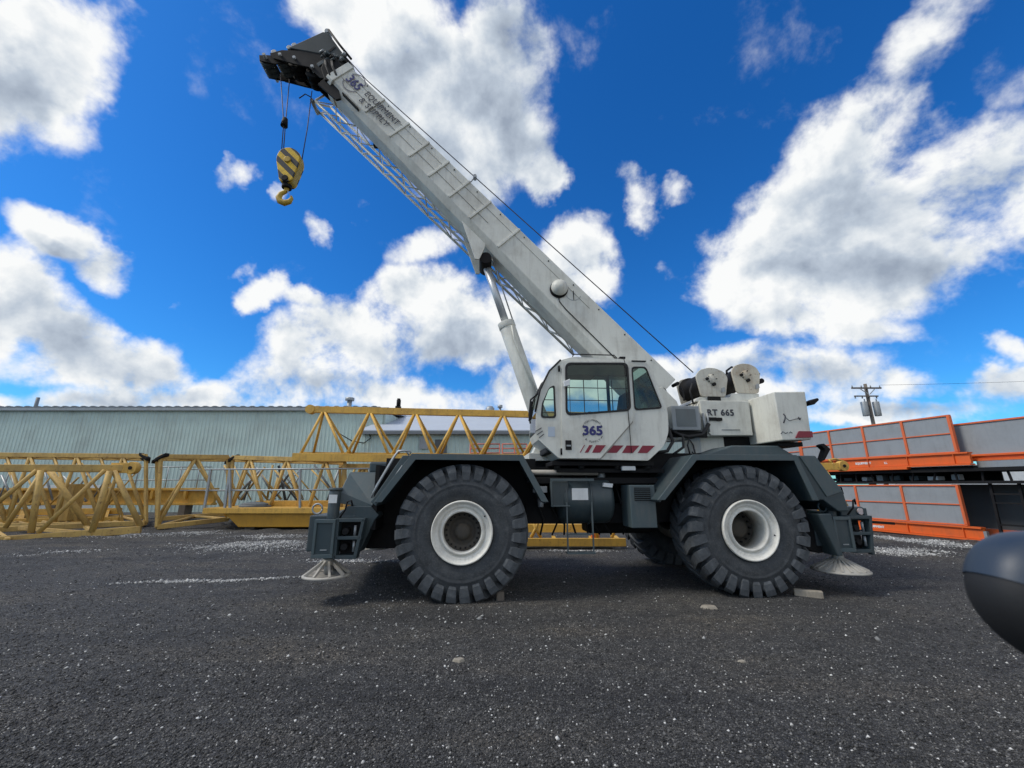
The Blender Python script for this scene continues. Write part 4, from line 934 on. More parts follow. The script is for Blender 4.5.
# collar at the tip
def band(s0, s1, grow, mat, nm, par):
    a = ring(s0, -grow); b = ring(s1, -grow); return MB().hexa(a, b).build(nm, mat, par, .01)
band(.994, 1.014, .03, WHITE, 'collar', BM)
MB().hexa(ring(1.015, .05), ring(1.05, .05)).build('inner_section', BLACK, BM, .006)
MB().hexa(ring(1.051, .02), ring(1.06, .02)).build('inner_collar', DARK, BM, .006)
# lettering
cd = Vector((e_.x, 0, e_.y)); cu_ = Vector((nU.x, 0, nU.y))
c365 = Vector((-2.74, v0 - .018, 10.37))
text('365', .29, c365, BM, NAVY, cd, cu_, bold=.006, sx=1.0)
def ringarc(c, r, w, a0, a1, xd, yd, mat, par, nm='logo_ring'):
    n = 18; mb = MB(); vs = []
    for k in range(n + 1):
        a = R(a0 + (a1 - a0) * k / n)
        for rr in (r, r + w):
            for dv in (0, -.003): vs.append(c + xd * rr * math.cos(a) + yd * rr * math.sin(a) + Vector((0, dv, 0)))
    fs = []
    for k in range(n):
        b = k * 4; fs += [(b, b + 2, b + 6, b + 4), (b + 1, b + 5, b + 7, b + 3), (b, b + 4, b + 5, b + 1), (b + 2, b + 3, b + 7, b + 6)]
    fs += [(0, 1, 3, 2), (4 * n, 4 * n + 2, 4 * n + 3, 4 * n + 1)]
    return mb.add(vs, fs).build(nm, mat, par)
for a0 in (28, 208): ringarc(c365, .235, .020, a0, a0 + 124, cd, cu_, paint('grey_decal', (.12, .12, .15), (.2, .2, .2), .2), BM)
pe = Vector((-2.14, v0 - .004 - .002, 9.86)); text('EQUIPMENT', .195, Vector((-2.075, v0 - .036, 9.70)), BM, INK, cd, cu_, bold=.0012, space=1.05)
text('& SUPPLY', .195, Vector((-2.24, v0 - .036, 9.585)), BM, INK, cd, cu_, bold=.0012, space=1.15)
# lower telescoping rail at the tip and slot
MB().bar(side(.90, -.12, v0 + .02), side(.955, -.12, v0 + .02), .03, .08, up=(0, 1, 0)).build('slot_cover', BLACK, BM)
# lamp dome on side
p = Vector((1.78, v0 - .001, 5.50)); MB().lathe([(0, .17), (-.05, .17), (-.07, .155), (-.10, .15), (-.12, .11), (-.15, .09), (-.155, .001)], tuple(p), 32, 'v').build('cable_reel', WHITE, BM, 0)
MB().lathe([(.0, .185), (-.03, .185), (-.03, .001)], (1.77, v0 - .001, 5.47), 32, 'v').build('reel_guard', BLACK, BM)
MB().tube([(1.76, v0 - .012, 5.34), (1.78, v0 - .012, 5.2), (1.90, v0 - .012, 5.04), (2.9, v0 - .012, 3.98)], .010).build('cable', BLACKRUB, BM)
MB().bar((2.07, v0 - .004, 5.45), (2.075, v0 - .004, 5.25), .01, .025, up=(0, 1, 0)).build('angle_needle', BLACK, BM)
ringarc(Vector((2.07, v0 - .002, 5.40)), .15, .012, 200, 340, Vector((1, 0, 0)), Vector((0, 0, 1)), STEEL, BM, 'angle_scale')
# boom foot
MB().cyl((3.72, 1.245, 3.34), (3.72, 2.015, 3.34), .11, n=24).build('boom_foot_pin', BLACK, CR, .01)
MB().cyl((4.08, 1.29, 3.54), (4.08, 1.5, 3.54), .035, n=12).build('boom_foot_roller', BLACK, BM)
MB().tube([(4.15, 1.35, 3.5), (4.2, 1.35, 3.38), (4.18, 1.3, 3.2)], .018).build('hose', BLACKRUB, CR)
# lift cylinder
pv = Vector((.27, 1.62, 6.17)); ax = (Vector((1.52, 1.62, 2.42)) - pv).normalized()
mid = pv + ax * 1.42; end = Vector((1.52, 1.62, 2.42))
LC = MB().cyl(mid, end, .165, n=32).build('lift_cylinder', WHITE, CR, .01)
MB().cyl(mid - ax * .03, mid + ax * .10, .175, n=32).build('gland', WHITE, LC, .006)
MB().cyl(pv, mid + ax * .02, .078, n=24).build('rod', CHROME, LC)
MB().cyl(pv + Vector((.11, -.10, .18)), mid + Vector((.15, -.06, 0)), .014, n=8).build('hydraulic_line', STEEL, LC)
MB().cyl(pv - Vector((0, .26, 0)), pv + Vector((0, .26, 0)), .13, n=24).build('rod_eye', BLACK, LC, .01)
MB().tube([mid + Vector((.10, -.17, -.1)), mid + Vector((.15, -.19, -.4)), end + Vector((0.05, -.19, .3))], .02).build('hydraulic_line', WHITE, LC)
for v in (1.305, 1.91): MB().prism([(-.24, 6.98), (.26, 6.46), (.24, 6.34), (.14, 6.10), (.06, 6.10)], v, v + .035).build('cylinder_bracket', WHITE, BM, .005)
MB().prism([(1.2, 2.162), (1.9, 2.162), (1.75, 2.55), (1.4, 2.55)], 1.42, 1.82).build('cylinder_base', WHITE, CR, .01)
MB().box((1.1, 1.1, 2.02), (2.0, 2.1, 2.158)).build('front_platform', WHITE, CR, .01)
MB().box((.95, 1.2, 1.901), (2.1, 2.2, 2.018)).build('platform_support', BLACK, CR)
# ---- stowed lattice jib under the boom (far side)
def jp(px, py, v):
    r = ray(px, py); U = Vector((math.cos(R(4.1)), math.sin(R(4.1)))); V = Vector((-U.y, U.x)); O_ = Vector((-.72, 6.24))
    t_ = (v + O_.dot(V)) / (r[0] * V.x + r[1] * V.y); P_ = Vector((r[0] * t_, r[1] * t_))
    return Vector(((P_ - O_).dot(U), v, EYE + r[2] * t_))
JB = bpy.data.objects.new('stowed_jib', None); link(JB, CR)
ja0, ja1 = Vector((-3.95, 2.12, 10.40)), jp(574, 355, 2.12)
jl0, jl1 = jp(320, 113, 2.30), jp(574, 355, 2.30)
up_ = Vector((nU.x, 0, nU.y))
jl = [jl0, jl0 + up_ * .30, jl0 + Vector((0, -.32, 0)), jl0 + up_ * .30 + Vector((0, -.32, 0))]
jr = [jl1, jl1 + up_ * .2, jl1 + Vector((0, -.3, 0)), jl1 + up_ * .2 + Vector((0, -.3, 0))]
for a, b in zip(jl, jr): MB().cyl(a, b, .028, n=10).build('chord', WHITE, JB)
NJ = 11
for i, j in ((0, 1), (2, 3), (0, 2), (1, 3)):
    for k in range(NJ):
        f0, f1 = k / NJ, (k + 1) / NJ; fm = (f0 + f1) / 2
        MB().cyl(jl[i].lerp(jr[i], f0), jl[j].lerp(jr[j], fm), .013, n=6).build('brace', WHITE, JB); MB().cyl(jl[j].lerp(jr[j], fm), jl[i].lerp(jr[i], f1), .013, n=6).build('brace', WHITE, JB)
tipj = Vector((-3.98, 2.12, 10.62))
for a in jl: MB().cyl(a, tipj + Vector((0, .05, 0)) + (a - jl[0]) * .3, .026, n=8).build('tip_chord', WHITE, JB)
MB().cyl(jl0 + Vector((-.06, -.36, 0)), jl0 + Vector((-.06, .03, 0)), .045, n=12).build('jib_pin', STEEL, JB)
for s in (.50, .78):
    c = jl0.lerp(jr[0], 1 - s) + up_ * .25; MB().box(tuple(c - Vector((.05, .40, .05))), tuple(c + Vector((.05, -.28, .05)))).build('stowage_bracket', BLACK, JB, .01)
# ---- boom head
HD = bpy.data.objects.new('boom_head', None); link(HD, CR)
HP = [(-3.36, 10.50), (-3.52, 10.52), (-3.80, 10.80), (-4.10, 10.86), (-4.42, 10.94), (-4.60, 10.98), (-4.70, 11.12), (-4.45, 11.24), (-4.05, 11.26), (-3.62, 11.34), (-3.05, 11.02)]
for v in (1.34, 1.88): MB().prism(HP, v, v + .035).build('head_plate', BLACK, HD, .008)
MB().prism([(-3.40, 10.62), (-3.8, 10.85), (-3.65, 11.18), (-3.1, 10.98)], 1.376, 1.879).build('head_block', BLACK, HD, .01)
MB().prism([(-4.33, 11.30), (-3.60, 11.86), (-3.48, 11.84), (-3.02, 11.16), (-3.20, 11.02), (-3.62, 11.20)], 1.33, 1.90).build('head_cover', paint('dark_teal_paint', (.014, .026, .030), (.04, .045, .045), .35, .55), HD, .02)
MB().prism([(-3.42, 11.28), (-3.30, 11.44), (-3.26, 11.41), (-3.38, 11.25)], 1.322, 1.329).build('cover_slot', BLACK, HD)
MB().prism([(-2.80, 10.86), (-3.02, 11.14), (-3.45, 11.02), (-3.52, 10.75), (-3.40, 10.42), (-3.28, 10.42)], 1.30, 1.96).build('head_frame', BLACK, HD, .015)
for v in (1.26, 1.97): MB().tube([(-2.86, v, 11.02), (-3.15, v, 11.40), (-3.44, v, 11.82)], .028).build('head_rail', BLACK, HD)
for (u, w, r) in ((-4.80, 11.04, .16), (-4.46, 11.08, .14), (-4.14, 11.02, .18), (-3.72, 10.80, .2)):
    for v in (1.45, 1.57, 1.69): MB().lathe([(0, .03), (0, r), (.03, r - .035), (.04, r - .035), (.07, r), (.07, .03)], (u, v, w), 28, 'v', closed=True).build('sheave', DARKTOP if r < .18 else BLACK, HD)
    MB().cyl((u, 1.30, w), (u, 1.96, w), .035, n=12).build('sheave_pin', STEEL, HD)
for v in (1.40, 1.80): MB().prism([(-4.96, 11.12), (-4.93, 10.96), (-4.58, 10.90), (-4.3, 10.96), (-4.5, 11.16)], v, v + .03).build('tip_plate', BLACK, HD, .006)
for (u, w) in ((-4.30, 11.34), (-3.52, 11.92), (-4.62, 11.18), (-4.2, 11.42)): MB().cyl((u, 1.34, w), (u, 1.92, w), .06, n=12).build('guide_roller', STEEL, HD, .006)
rs = random.Random(9)
for k in range(12):
    u, w = -3.0 - rs.random() * .55, 10.95 + rs.random() * .3; MB().cyl((u, 1.26, w), (u + rs.uniform(-.1, .1), 1.30, w - .02), rs.uniform(.02, .05), n=8).build('fitting', rs.choice((BLACK, STEEL, DARKTOP)), HD)
for k in range(5):
    a = Vector((-3.25 - rs.random() * .3, 1.28, 10.95)); MB().tube([a, a + Vector((.05, -.03, -.2)), a + Vector((.15, 0, -.42)), a + Vector((.05, .1, -.6))], .015).build('hose', BLACKRUB, HD)
MB().prism([(-3.55, 10.34), (-3.36, 10.62), (-3.10, 10.30), (-3.02, 9.98), (-3.12, 9.94)], 1.34, 1.39).build('lower_guide', BLACK, BM, .005)
# ropes
MB().tube([(4.60, 1.62, 3.86), (1.0, 1.62, 7.36), (-.67, 1.62, 8.99), (-2.6, 1.62, 10.87), (-3.5, 1.62, 11.95), (-4.3, 1.62, 11.4)], .011).build('hoist_rope', ROPE, CR)
for k in (0.45,): p = Vector((-.12, 1.62, 8.17)); MB().cyl(p, p + Vector((.12, 0, .16)), .015, n=6).cyl(p + Vector((.12, -.06, .16)), p + Vector((.12, .06, .16)), .04, n=10).build('rope_guide', STEEL, BM)
MB().tube([(-4.52, 1.56, 10.80), (-4.30, 1.60, 9.5), (-4.24, 1.60, 8.66)], .010, 6).build('hoist_rope', ROPE, CR)
MB().tube([(-4.36, 1.66, 10.80), (-4.28, 1.64, 9.5), (-4.22, 1.64, 8.66)], .010, 6).build('hoist_rope', ROPE, CR)
MB().tube([(-3.80, 1.62, 10.45), (-3.78, 1.62, 9.4), (-3.80, 1.62, 8.5)], .010, 6).build('hoist_rope', ROPE, CR)
MB().cyl((-4.29, 1.62, 9.62), (-4.29, 1.62, 9.42), .055, .075, n=12).build('anti_two_block_weight', BLACK, CR)
MB().tube([(-4.02, 1.55, 10.14), (-3.9, 1.55, 10.27), (-3.78, 1.6, 10.24)], .012).build('cable', BLACKRUB, HD)

# ---- cab
CB = bpy.data.objects.new('cab', None); link(CB, CR)
OUT = [(1.79, 3.72), (1.56, 3.65), (1.38, 3.45), (1.22, 3.13), (1.14, 2.76), (1.13, 2.42), (1.17, 2.31), (1.50, 2.01), (2.96, 1.985), (3.24, 2.22), (3.34, 2.44), (3.36, 2.81), (3.14, 3.54), (3.06, 3.645), (2.63, 3.70)]
OUT_R = rounded(OUT, [.06, .06, .05, .05, .05, .04, .03, .06, .03, .08, .08, .1, .06, .06, .03], 4)
w1_ = rounded([(1.66, 3.585), (2.70, 3.605), (2.70, 2.81), (1.64, 2.72)], .10, 6)
w2_ = rounded([(2.80, 3.55), (3.04, 3.555), (3.255, 2.86), (2.80, 2.82)], .06, 6)
w0_ = rounded([(1.36, 3.16), (1.44, 3.20), (1.45, 2.68), (1.23, 2.68), (1.25, 2.90)], [.06, .04, .05, .05, .05], 6)
def grow(poly, d):
    c = Vector((sum(p[0] for p in poly) / len(poly), sum(p[1] for p in poly) / len(poly)))
    hw = max(abs(p[0] - c.x) for p in poly); hh = max(abs(p[1] - c.y) for p in poly)
    return [(c.x + (p[0] - c.x) * (1 + d / hw), c.y + (p[1] - c.y) * (1 + d / hh)) for p in poly]
plate('side_panel', WHITE, CB, OUT_R, [w0_, grow(w1_, .02), w2_], .30, .035, .006)
far_w = rounded([(1.42, 3.55), (3.02, 3.56), (3.18, 2.75), (1.32, 2.70)], .06, 4)
plate('side_panel', WHITE, CB, OUT_R, [far_w], 1.165, .035, .006)
# wrap of the cab: floor, back, roof; front stays glass
def wrap(idx, nm, mat, th=.03):
    P_ = [Vector(OUT[i % len(OUT)]) for i in idx]; c = Vector((2.2, 2.9)); inn = [p + (c - p).normalized() * th for p in P_]
    return MB().prism([tuple(p) for p in P_] + [tuple(p) for p in reversed(inn)], .336, 1.164).build(nm, mat, CB)
wrap([0, 1], 'roof_front', WHITE); wrap([13, 14, 15], 'roof', WHITE); wrap([5, 6, 7], 'front_panel', WHITE); wrap([7, 8], 'floor', WHITE, .05); wrap([8, 9, 10, 11], 'rear_panel', WHITE)
wrap([1, 2, 3, 4, 5], 'windscreen', GLASS, .012)
MB().prism([(3.36, 2.81), (3.14, 3.54), (3.13, 3.53), (3.35, 2.80)], .336, 1.164).build('rear_window', GLASSD, CB)
door_o = rounded([(1.58, 3.60), (1.66, 3.64), (2.74, 3.655), (2.775, 3.60), (2.76, 2.84), (2.735, 2.62), (2.16, 2.015), (1.54, 2.015)], [.05, .05, .03, .05, .05, .05, .02, .02], 4)
DR = plate('door', WHITE, CB, door_o, [w1_], .270, .0285, .006)
MB().prism([(2.165, 2.02), (2.74, 2.625), (2.752, 2.61), (2.18, 2.0)], .292, .2995).build('door_seam', FLOATM, CB)
def framed(nm, poly, v, par, w, gl):
    f = plate(nm, BLACKRUB, par, grow(poly, w), [grow(poly, -.012)], v, .02, .003)
    plate('pane', gl, f, grow(poly, -.010), [], v + .012, .006); return f
W1 = framed('door_window', w1_, .258, DR, .022, GLASS); framed('quarter_window', w0_, .288, CB, .018, GLASS); framed('rear_side_window', w2_, .288, CB, .016, GLASSD)
MB().prism([(1.655, 3.40), (1.67, 3.575), (2.70, 3.595), (2.70, 3.40)], .30, .306).build('sun_shade', glass('shade_band', (.10, .14, .13)), CB)
MB().prism([(1.67, 3.385), (2.70, 3.385), (2.70, 3.40), (1.67, 3.40)], .286, .2995).build('window_bar', BLACK, W1)
# far window guard bars
fb = MB()
for w in (2.9, 3.14, 3.38): MB().bar((1.36, 1.14, w), (3.08, 1.14, w), .014).build('guard_bar', BLACK, CB)
for k in range(6): u = 1.62 + k * .27; MB().bar((u, 1.14, 2.72), (u, 1.14, 3.54), .009 if k % 2 else .014).build('guard_bar', BLACK, CB)
# inside
ST = MB().box((2.15, .50, 2.38), (2.65, .98, 2.52)).build('seat', CABIN, CB, .04)
MB().hexa([(2.60, .52, 2.45), (2.74, .52, 2.45), (2.74, .96, 2.45), (2.60, .96, 2.45)], [(2.74, .56, 3.18), (2.86, .56, 3.18), (2.86, .92, 3.18), (2.74, .92, 3.18)]).build('backrest', CABIN, ST, .03)
MB().box((2.2, .6, 2.06), (2.6, .9, 2.379)).build('seat_base', CABIN, ST, .01)
DS = MB().box((1.30, .40, 2.10), (1.62, 1.12, 2.70)).build('dashboard', CABIN, CB, .03)
MB().tube([(1.72 + .03 * math.cos(a), .72 + .19 * math.cos(a), 2.80 + .17 * math.sin(a)) for a in [k * math.pi / 10 for k in range(21)]], .014).build('steering_wheel', CABIN, DS)
MB().cyl((1.60, .72, 2.62), (1.72, .72, 2.80), .025, n=8).build('steering_column', CABIN, DS)
for u, v in ((2.10, .45), (2.10, 1.03)): MB().tube([(u, v, 2.40), (u - .03, v, 2.70)], .015).cyl((u - .03, v, 2.70), (u - .035, v, 2.80), .028, n=10).build('joystick', CABIN, CB)
MB().box((2.05, 1.02, 2.1), (2.6, 1.12, 2.62)).build('side_console', CABIN, CB, .02)
MB().box((2.84, .40, 2.1), (3.10, 1.1, 2.75)).build('heater_box', CABIN, CB, .02)
MB().bar((2.42, .5, 3.62), (2.60, 1.1, 2.8), .02).bar((2.62, 1.12, 2.7), (2.62, 1.12, 3.6), .05).build('cab_pillar', CABIN, CB)
MB().box((1.70, .45, 3.52), (2.3, 1.1, 3.58)).build('headliner', CABIN, CB, .01)
# outer details
MB().box((1.60, .256, 2.145), (1.70, .2695, 2.30)).build('door_handle', BLACK, DR, .008)
MB().box((1.615, .248, 2.20), (1.685, .2555, 2.225)).build('latch', STEEL, DR)
for w in (2.12, 3.50): MB().cyl((1.535, .28, w - .05), (1.535, .28, w + .05), .016, n=8).build('hinge', BLACK, DR)
MB().tube([(1.78, .32, 3.725), (1.80, .30, 3.765), (2.50, .30, 3.765), (2.56, .32, 3.71)], .010).build('roof_rail', BLACK, CB)
MB().tube([(1.57, .298, 3.66), (1.37, .298, 3.46), (1.21, .298, 3.14), (1.125, .298, 2.76)], .016).build('windscreen_seal', BLACKRUB, CB)
MB().tube([(1.57, 1.2, 3.66), (1.37, 1.2, 3.46), (1.21, 1.2, 3.14), (1.125, 1.2, 2.76)], .016).build('windscreen_seal', BLACKRUB, CB)
MB().box((2.80, .285, 3.655), (3.05, .32, 3.675)).build('drip_rail', BLACK, CB)
MB().tube([(2.66, .285, 3.72), (2.67, .262, 3.60), (2.665, .262, 2.9), (2.675, .262, 2.1)], .006).build('cable', BLACKRUB, CB)
MB().box((2.60, .30, 3.71), (2.70, .40, 3.745)).build('antenna_mount', BLACK, CB, .006)
# wiper / front mirror bracket
MB().tube([(1.20, .40, 3.10), (1.06, .38, 2.98), (1.03, .38, 2.72), (1.05, .38, 2.58)], .014).build('wiper_arm', BLACK, CB)
MB().prism([(1.02, 2.62), (1.08, 2.66), (1.10, 2.94), (1.05, 2.96)], .35, .41).build('side_mirror', BLACK, CB, .008)
MB().prism([(1.59, 3.26), (1.70, 3.31), (1.69, 3.19), (1.60, 3.17)], .20, .262).build('work_light', STICK, CB, .01)
for k in range(3): MB().tube([(1.12 + k * .03, .295, 2.44 - k * .05), (1.22 + k * .02, .295, 2.50 - k * .05)], .006).build('vent_louvre', INK, CB)
MB().box((1.33, .2965, 2.36), (1.44, .2998, 2.52)).build('sticker', paint('faded_blue_sticker', (.42, .50, .60), (.5, .5, .5), .5, .5), CB)
text('365', .20, Vector((2.055, .266, 2.452)), DR, NAVY, bold=.009, sx=1.12)
def arc_text(s, c, r, a0, step, size, flip=False):
    for k, chh in enumerate(s):
        if chh == ' ': continue
        a = R(a0 - step * k) if not flip else R(a0 + step * k)
        x = Vector((math.sin(a), 0, -math.cos(a))) if not flip else Vector((-math.sin(a), 0, math.cos(a)))
        y = Vector((math.cos(a), 0, math.sin(a))) if not flip else Vector((-math.cos(a), 0, -math.sin(a)))
        text(chh, size, c + Vector((math.cos(a), 0, math.sin(a))) * r, DR, INK, x, y)
c0 = Vector((2.055, .266, 2.452)); arc_text('EQUIPMENT', c0, .175, 90 + 44, 11, .045); arc_text('& SUPPLY', c0, .175, 270 - 40, 11, .045, True)
for a0 in (22, 144, 196, 318): ringarc(c0, .170, .010, a0, a0 + 14, Vector((1, 0, 0)), Vector((0, 0, 1)), INK, DR)
for a, b, c_, d in ((1.905, 1.925, 1.83, 1.81), (2.035, 2.0, 1.93, 1.965), (2.27, 2.14, 2.08, 2.14), (2.56, 2.38, 2.30, 2.43), (2.82, 2.64, 2.56, 2.70), (3.08, 2.90, 2.80, 2.95)): pass
for (tl_, tr_, bl_, br_, v) in ((1.905, 1.918, 1.828, 1.842, .266), (1.99, 2.045, 1.91, 1.965, .266), (2.10, 2.26, 2.03, 2.16, .266), (2.36, 2.565, 2.28, 2.44, .295), (2.615, 2.83, 2.53, 2.71, .295), (2.88, 3.09, 2.79, 2.95, .295)):
    if v > .28:
        MB().prism([(tl_, 2.225), (tr_, 2.225), (br_, 2.105), (bl_, 2.105)], .2955, .2997).build('decal_stripe', RED, CB)
    else: MB().prism([(tl_, 2.225), (tr_, 2.225), (br_, 2.105), (bl_, 2.105)], .2655, .2697).build('decal_stripe', RED, DR)
MB().box((1.4, .42, 1.905), (3.1, 1.1, 1.975)).build('cab_mount', BLACK, CR, .01)
for u in (1.50, 1.9, 2.5, 3.02): MB().cyl((u, .5, 1.86), (u, .5, 1.98), .05, n=10).build('rubber_mount', BLACKRUB, CR)
MB().box((2.55, .40, 1.83), (2.78, .46, 1.90)).build('step_light', STICK, CR, .01)
MB().box((1.5, .5, 1.80), (3.3, 1.1, 1.862)).build('cab_underframe', BLACK, CR)

# ---- hook block (hangs from the ropes)
ca_, sa_ = math.cos(R(4.1)), math.sin(R(4.1))
def cw(u, v, w): return Vector((-.72 + u * ca_ - v * sa_, 6.24 + u * sa_ + v * ca_, w))
hb = thing('hook_block', cw(-4.03, 1.62, 8.3), 'yellow and black striped hook block hanging from the boom tip', 'hook block', rz=R(4.1))
body = rounded([(-.11, -.42), (-.255, .18), (-.18, .40), (.02, .46), (.21, .34), (.25, .12), (.13, -.42)], .1, 5)
for v in (-.13, .09):
    MB().prism(body, v, v + .04).build('cheek_plate', HAZ, hb, .01)
MB().prism([(u * 1.04 + 0, w * 1.03) for u, w in body], -.085, .085).build('frame', YELB, hb, .01)
for v in (-.06, .0): MB().lathe([(0, .03), (0, .24), (.02, .215), (.03, .215), (.05, .24), (.05, .03)], (0, v, .12), 32, 'v', closed=True).build('sheave', STEEL, hb)
MB().cyl((0, -.16, .12), (0, .16, .12), .07, n=20).build('sheave_pin', YELB, hb, .01); MB().cyl((0, -.15, -.34), (0, .15, -.34), .07, n=16).build('swivel_pin', BLACK, hb, .01)
hk = [(0, 0, -.42), (0, 0, -.53), (-.02, 0, -.58), (-.10, 0, -.635), (-.135, 0, -.73), (-.095, 0, -.82), (0, 0, -.86), (.10, 0, -.82), (.135, 0, -.74), (.12, 0, -.68)]
mb = MB(); vs = []; b0_ = 0; rr = [.06, .05, .05, .055, .062, .068, .07, .06, .04, .02]
hkv = [Vector(p) for p in hk]; n = 12
for i, p in enumerate(hkv):
    d = (hkv[min(i + 1, len(hkv) - 1)] - hkv[max(i - 1, 0)]).normalized(); x = Vector((0, 1, 0)); y = d.cross(x).normalized()
    vs += [p + x * rr[i] * .8 * math.cos(2 * math.pi * k / n) + y * rr[i] * math.sin(2 * math.pi * k / n) for k in range(n)]
fs = [(i * n + k, i * n + (k + 1) % n, (i + 1) * n + (k + 1) % n, (i + 1) * n + k) for i in range(len(hkv) - 1) for k in range(n)] + [tuple(range(n)), tuple(range((len(hkv) - 1) * n, len(hkv) * n))]
mb.add(vs, fs, True).build('hook', YELB, hb)
MB().bar((.02, 0, -.55), (.12, 0, -.70), .012, .05, up=(0, 1, 0)).build('safety_latch', STEEL, hb)
MB().cyl((0, 0, -.38), (0, 0, -.50), .10, n=16).build('swivel', BLACK, hb, .01)

# ---- blocks by the wheels
def block(px, py, L, wdt, h, rz, lab, mat=CONC):
    x, y = gnd(px, py); o = MB().box((-L / 2, -wdt / 2, -.02), (L / 2, wdt / 2, h)).build('wheel_chock', mat, None, .012)
    o.location = (x, y + wdt / 2, 0); o.rotation_euler.z = rz; tag(o, lab, 'wheel chock')
block(811, 597, .36, .10, .085, R(-28), 'weathered timber block lying right of the rear wheel')
block(500, 601, .11, .10, .12, R(8), 'small square block wedged at the right of the front wheel', WOOD)

# ================================================================== CAR (only its wing mirror is in the photograph)
car = thing('parked_car', (1.35, -.2, 0), 'dark blue car wing mirror, blurred and close at the right edge', 'car')
mc = at(1080, 610, .78) - Vector((1.35, -.2, 0))
def superell(c, a, b, h, e, nu=40, nv=24, shear=0.0):
    mb = MB(); vs = []
    f = lambda x, p: math.copysign(abs(x) ** p, x)
    for j in range(nv + 1):
        ph = -math.pi / 2 + math.pi * j / nv
        for i in range(nu):
            th = 2 * math.pi * i / nu
            x = a * f(math.cos(ph), e) * f(math.cos(th), .8); y = b * f(math.cos(ph), e) * f(math.sin(th), .8); z = h * f(math.sin(ph), e)
            vs.append((c.x + x - shear * z, c.y + y, c.z + z))
    fs = [(j * nu + i, j * nu + (i + 1) % nu, (j + 1) * nu + (i + 1) % nu, (j + 1) * nu + i) for j in range(nv) for i in range(nu)]
    return mb.add(vs, fs, True)
def half_shell(nm, mat, par, lower):
    e = superell(mc, .165 if not lower else .162, .085, .116 if not lower else .114, .92, 72, 48)
    jm = 23; keep = [f for q, f in enumerate(e.f) if (q // 72 < jm) == lower]
    a = R(24); ca, sa = math.cos(a), math.sin(a)
    e.v = [(mc.x + (x - mc.x) * ca + (z - mc.z) * sa, y, mc.z - (x - mc.x) * sa + (z - mc.z) * ca) for x, y, z in e.v]
    e.f = keep; e.sm = [True] * len(keep); return e.build(nm, mat, par)
mm = half_shell('mirror_housing', CARBLUE, car, False); half_shell('mirror_trim', BLACKRUB, mm, True)
MB().box(tuple(mc + Vector((-.05, -.10, -.05))), tuple(mc + Vector((.11, -.088, .06)))).build('mirror_glass', CHROME, mm, .01)
MB().hexa([mc + Vector((.08, -.04, -.09)), mc + Vector((.08, .05, -.09)), mc + Vector((.08, .05, -.02)), mc + Vector((.08, -.04, -.02))], [Vector((.02, mc.y - .05, mc.z - .12)), Vector((.02, mc.y + .06, mc.z - .12)), Vector((.02, mc.y + .06, mc.z - .02)), Vector((.02, mc.y - .05, mc.z - .02))]).build('mirror_arm', BLACK, car, .01)
dr = MB(); prof = [(0, .25), (-.03, .5), (-.02, .85), (.02, 1.02), (.10, 1.04), (.10, .25)]
dr.hexa([Vector((u, -2.4, w)) for u, w in prof], [Vector((u, 1.0, w)) for u, w in prof]).build('door', CARBLUE, car, .01)
MB().hexa([Vector((.03, -2.2, 1.04)), Vector((.05, -2.2, 1.04)), Vector((.30, -1.8, 1.45)), Vector((.28, -1.8, 1.45))], [Vector((.03, .75, 1.04)), Vector((.05, .75, 1.04)), Vector((.30, -.05, 1.45)), Vector((.28, -.05, 1.45))]).build('side_window', GLASSD, car)
for y in (-1.9,):
    MB().cyl((.0, y, .32), (.22, y, .32), .32, n=32).build('wheel', TYRE, car, .02)

# ================================================================== SKY AND LIGHT
SUN_EL, SUN_AZ_X, SUN_AZ_Y = R(48), -0.95, -0.22
wld = bpy.data.worlds.new('World'); S.world = wld; wld.use_nodes = True; nt = wld.node_tree; nt.nodes.clear()
out = nt.nodes.new('ShaderNodeOutputWorld'); bg = nt.nodes.new('ShaderNodeBackground'); nt.links.new(bg.outputs[0], out.inputs[0])
bg.inputs['Strength'].default_value = 0.12
sky = nt.nodes.new('ShaderNodeTexSky'); sky.sky_type = 'NISHITA'; sky.sun_disc = False
sky.sun_elevation = SUN_EL; az = math.atan2(SUN_AZ_X, SUN_AZ_Y)   # clockwise from +Y
sky.sun_rotation = az % (2 * math.pi); sky.air_density = 1.0; sky.dust_density = 0.4; sky.ozone_density = 3.0
hs = nt.nodes.new('ShaderNodeHueSaturation'); hs.inputs['Saturation'].default_value = 1.30; hs.inputs['Value'].default_value = 1.0
nt.links.new(sky.outputs[0], hs.inputs['Color'])
skyc = mixc(nt, 1.0, hs.outputs[0], (0.40, 0.96, 1.34), 'MULTIPLY')
tc = nt.nodes.new('ShaderNodeTexCoord'); D = tc.outputs['Generated']
def math_(op, a, b=None, c=None, clamp=False):
    n = nt.nodes.new('ShaderNodeMath'); n.operation = op; n.use_clamp = clamp
    for i, v in enumerate((a, b, c)):
        if v is None: continue
        if isinstance(v, (int, float)): n.inputs[i].default_value = v
        else: nt.links.new(v, n.inputs[i])
    return n.outputs[0]
def vmath(op, a, b=None, scale=None):
    n = nt.nodes.new('ShaderNodeVectorMath'); n.operation = op
    for i, v in enumerate((a, b)):
        if v is None: continue
        if isinstance(v, tuple): n.inputs[i].default_value = v
        else: nt.links.new(v, n.inputs[i])
    if scale is not None: n.inputs['Scale'].default_value = scale
    return n
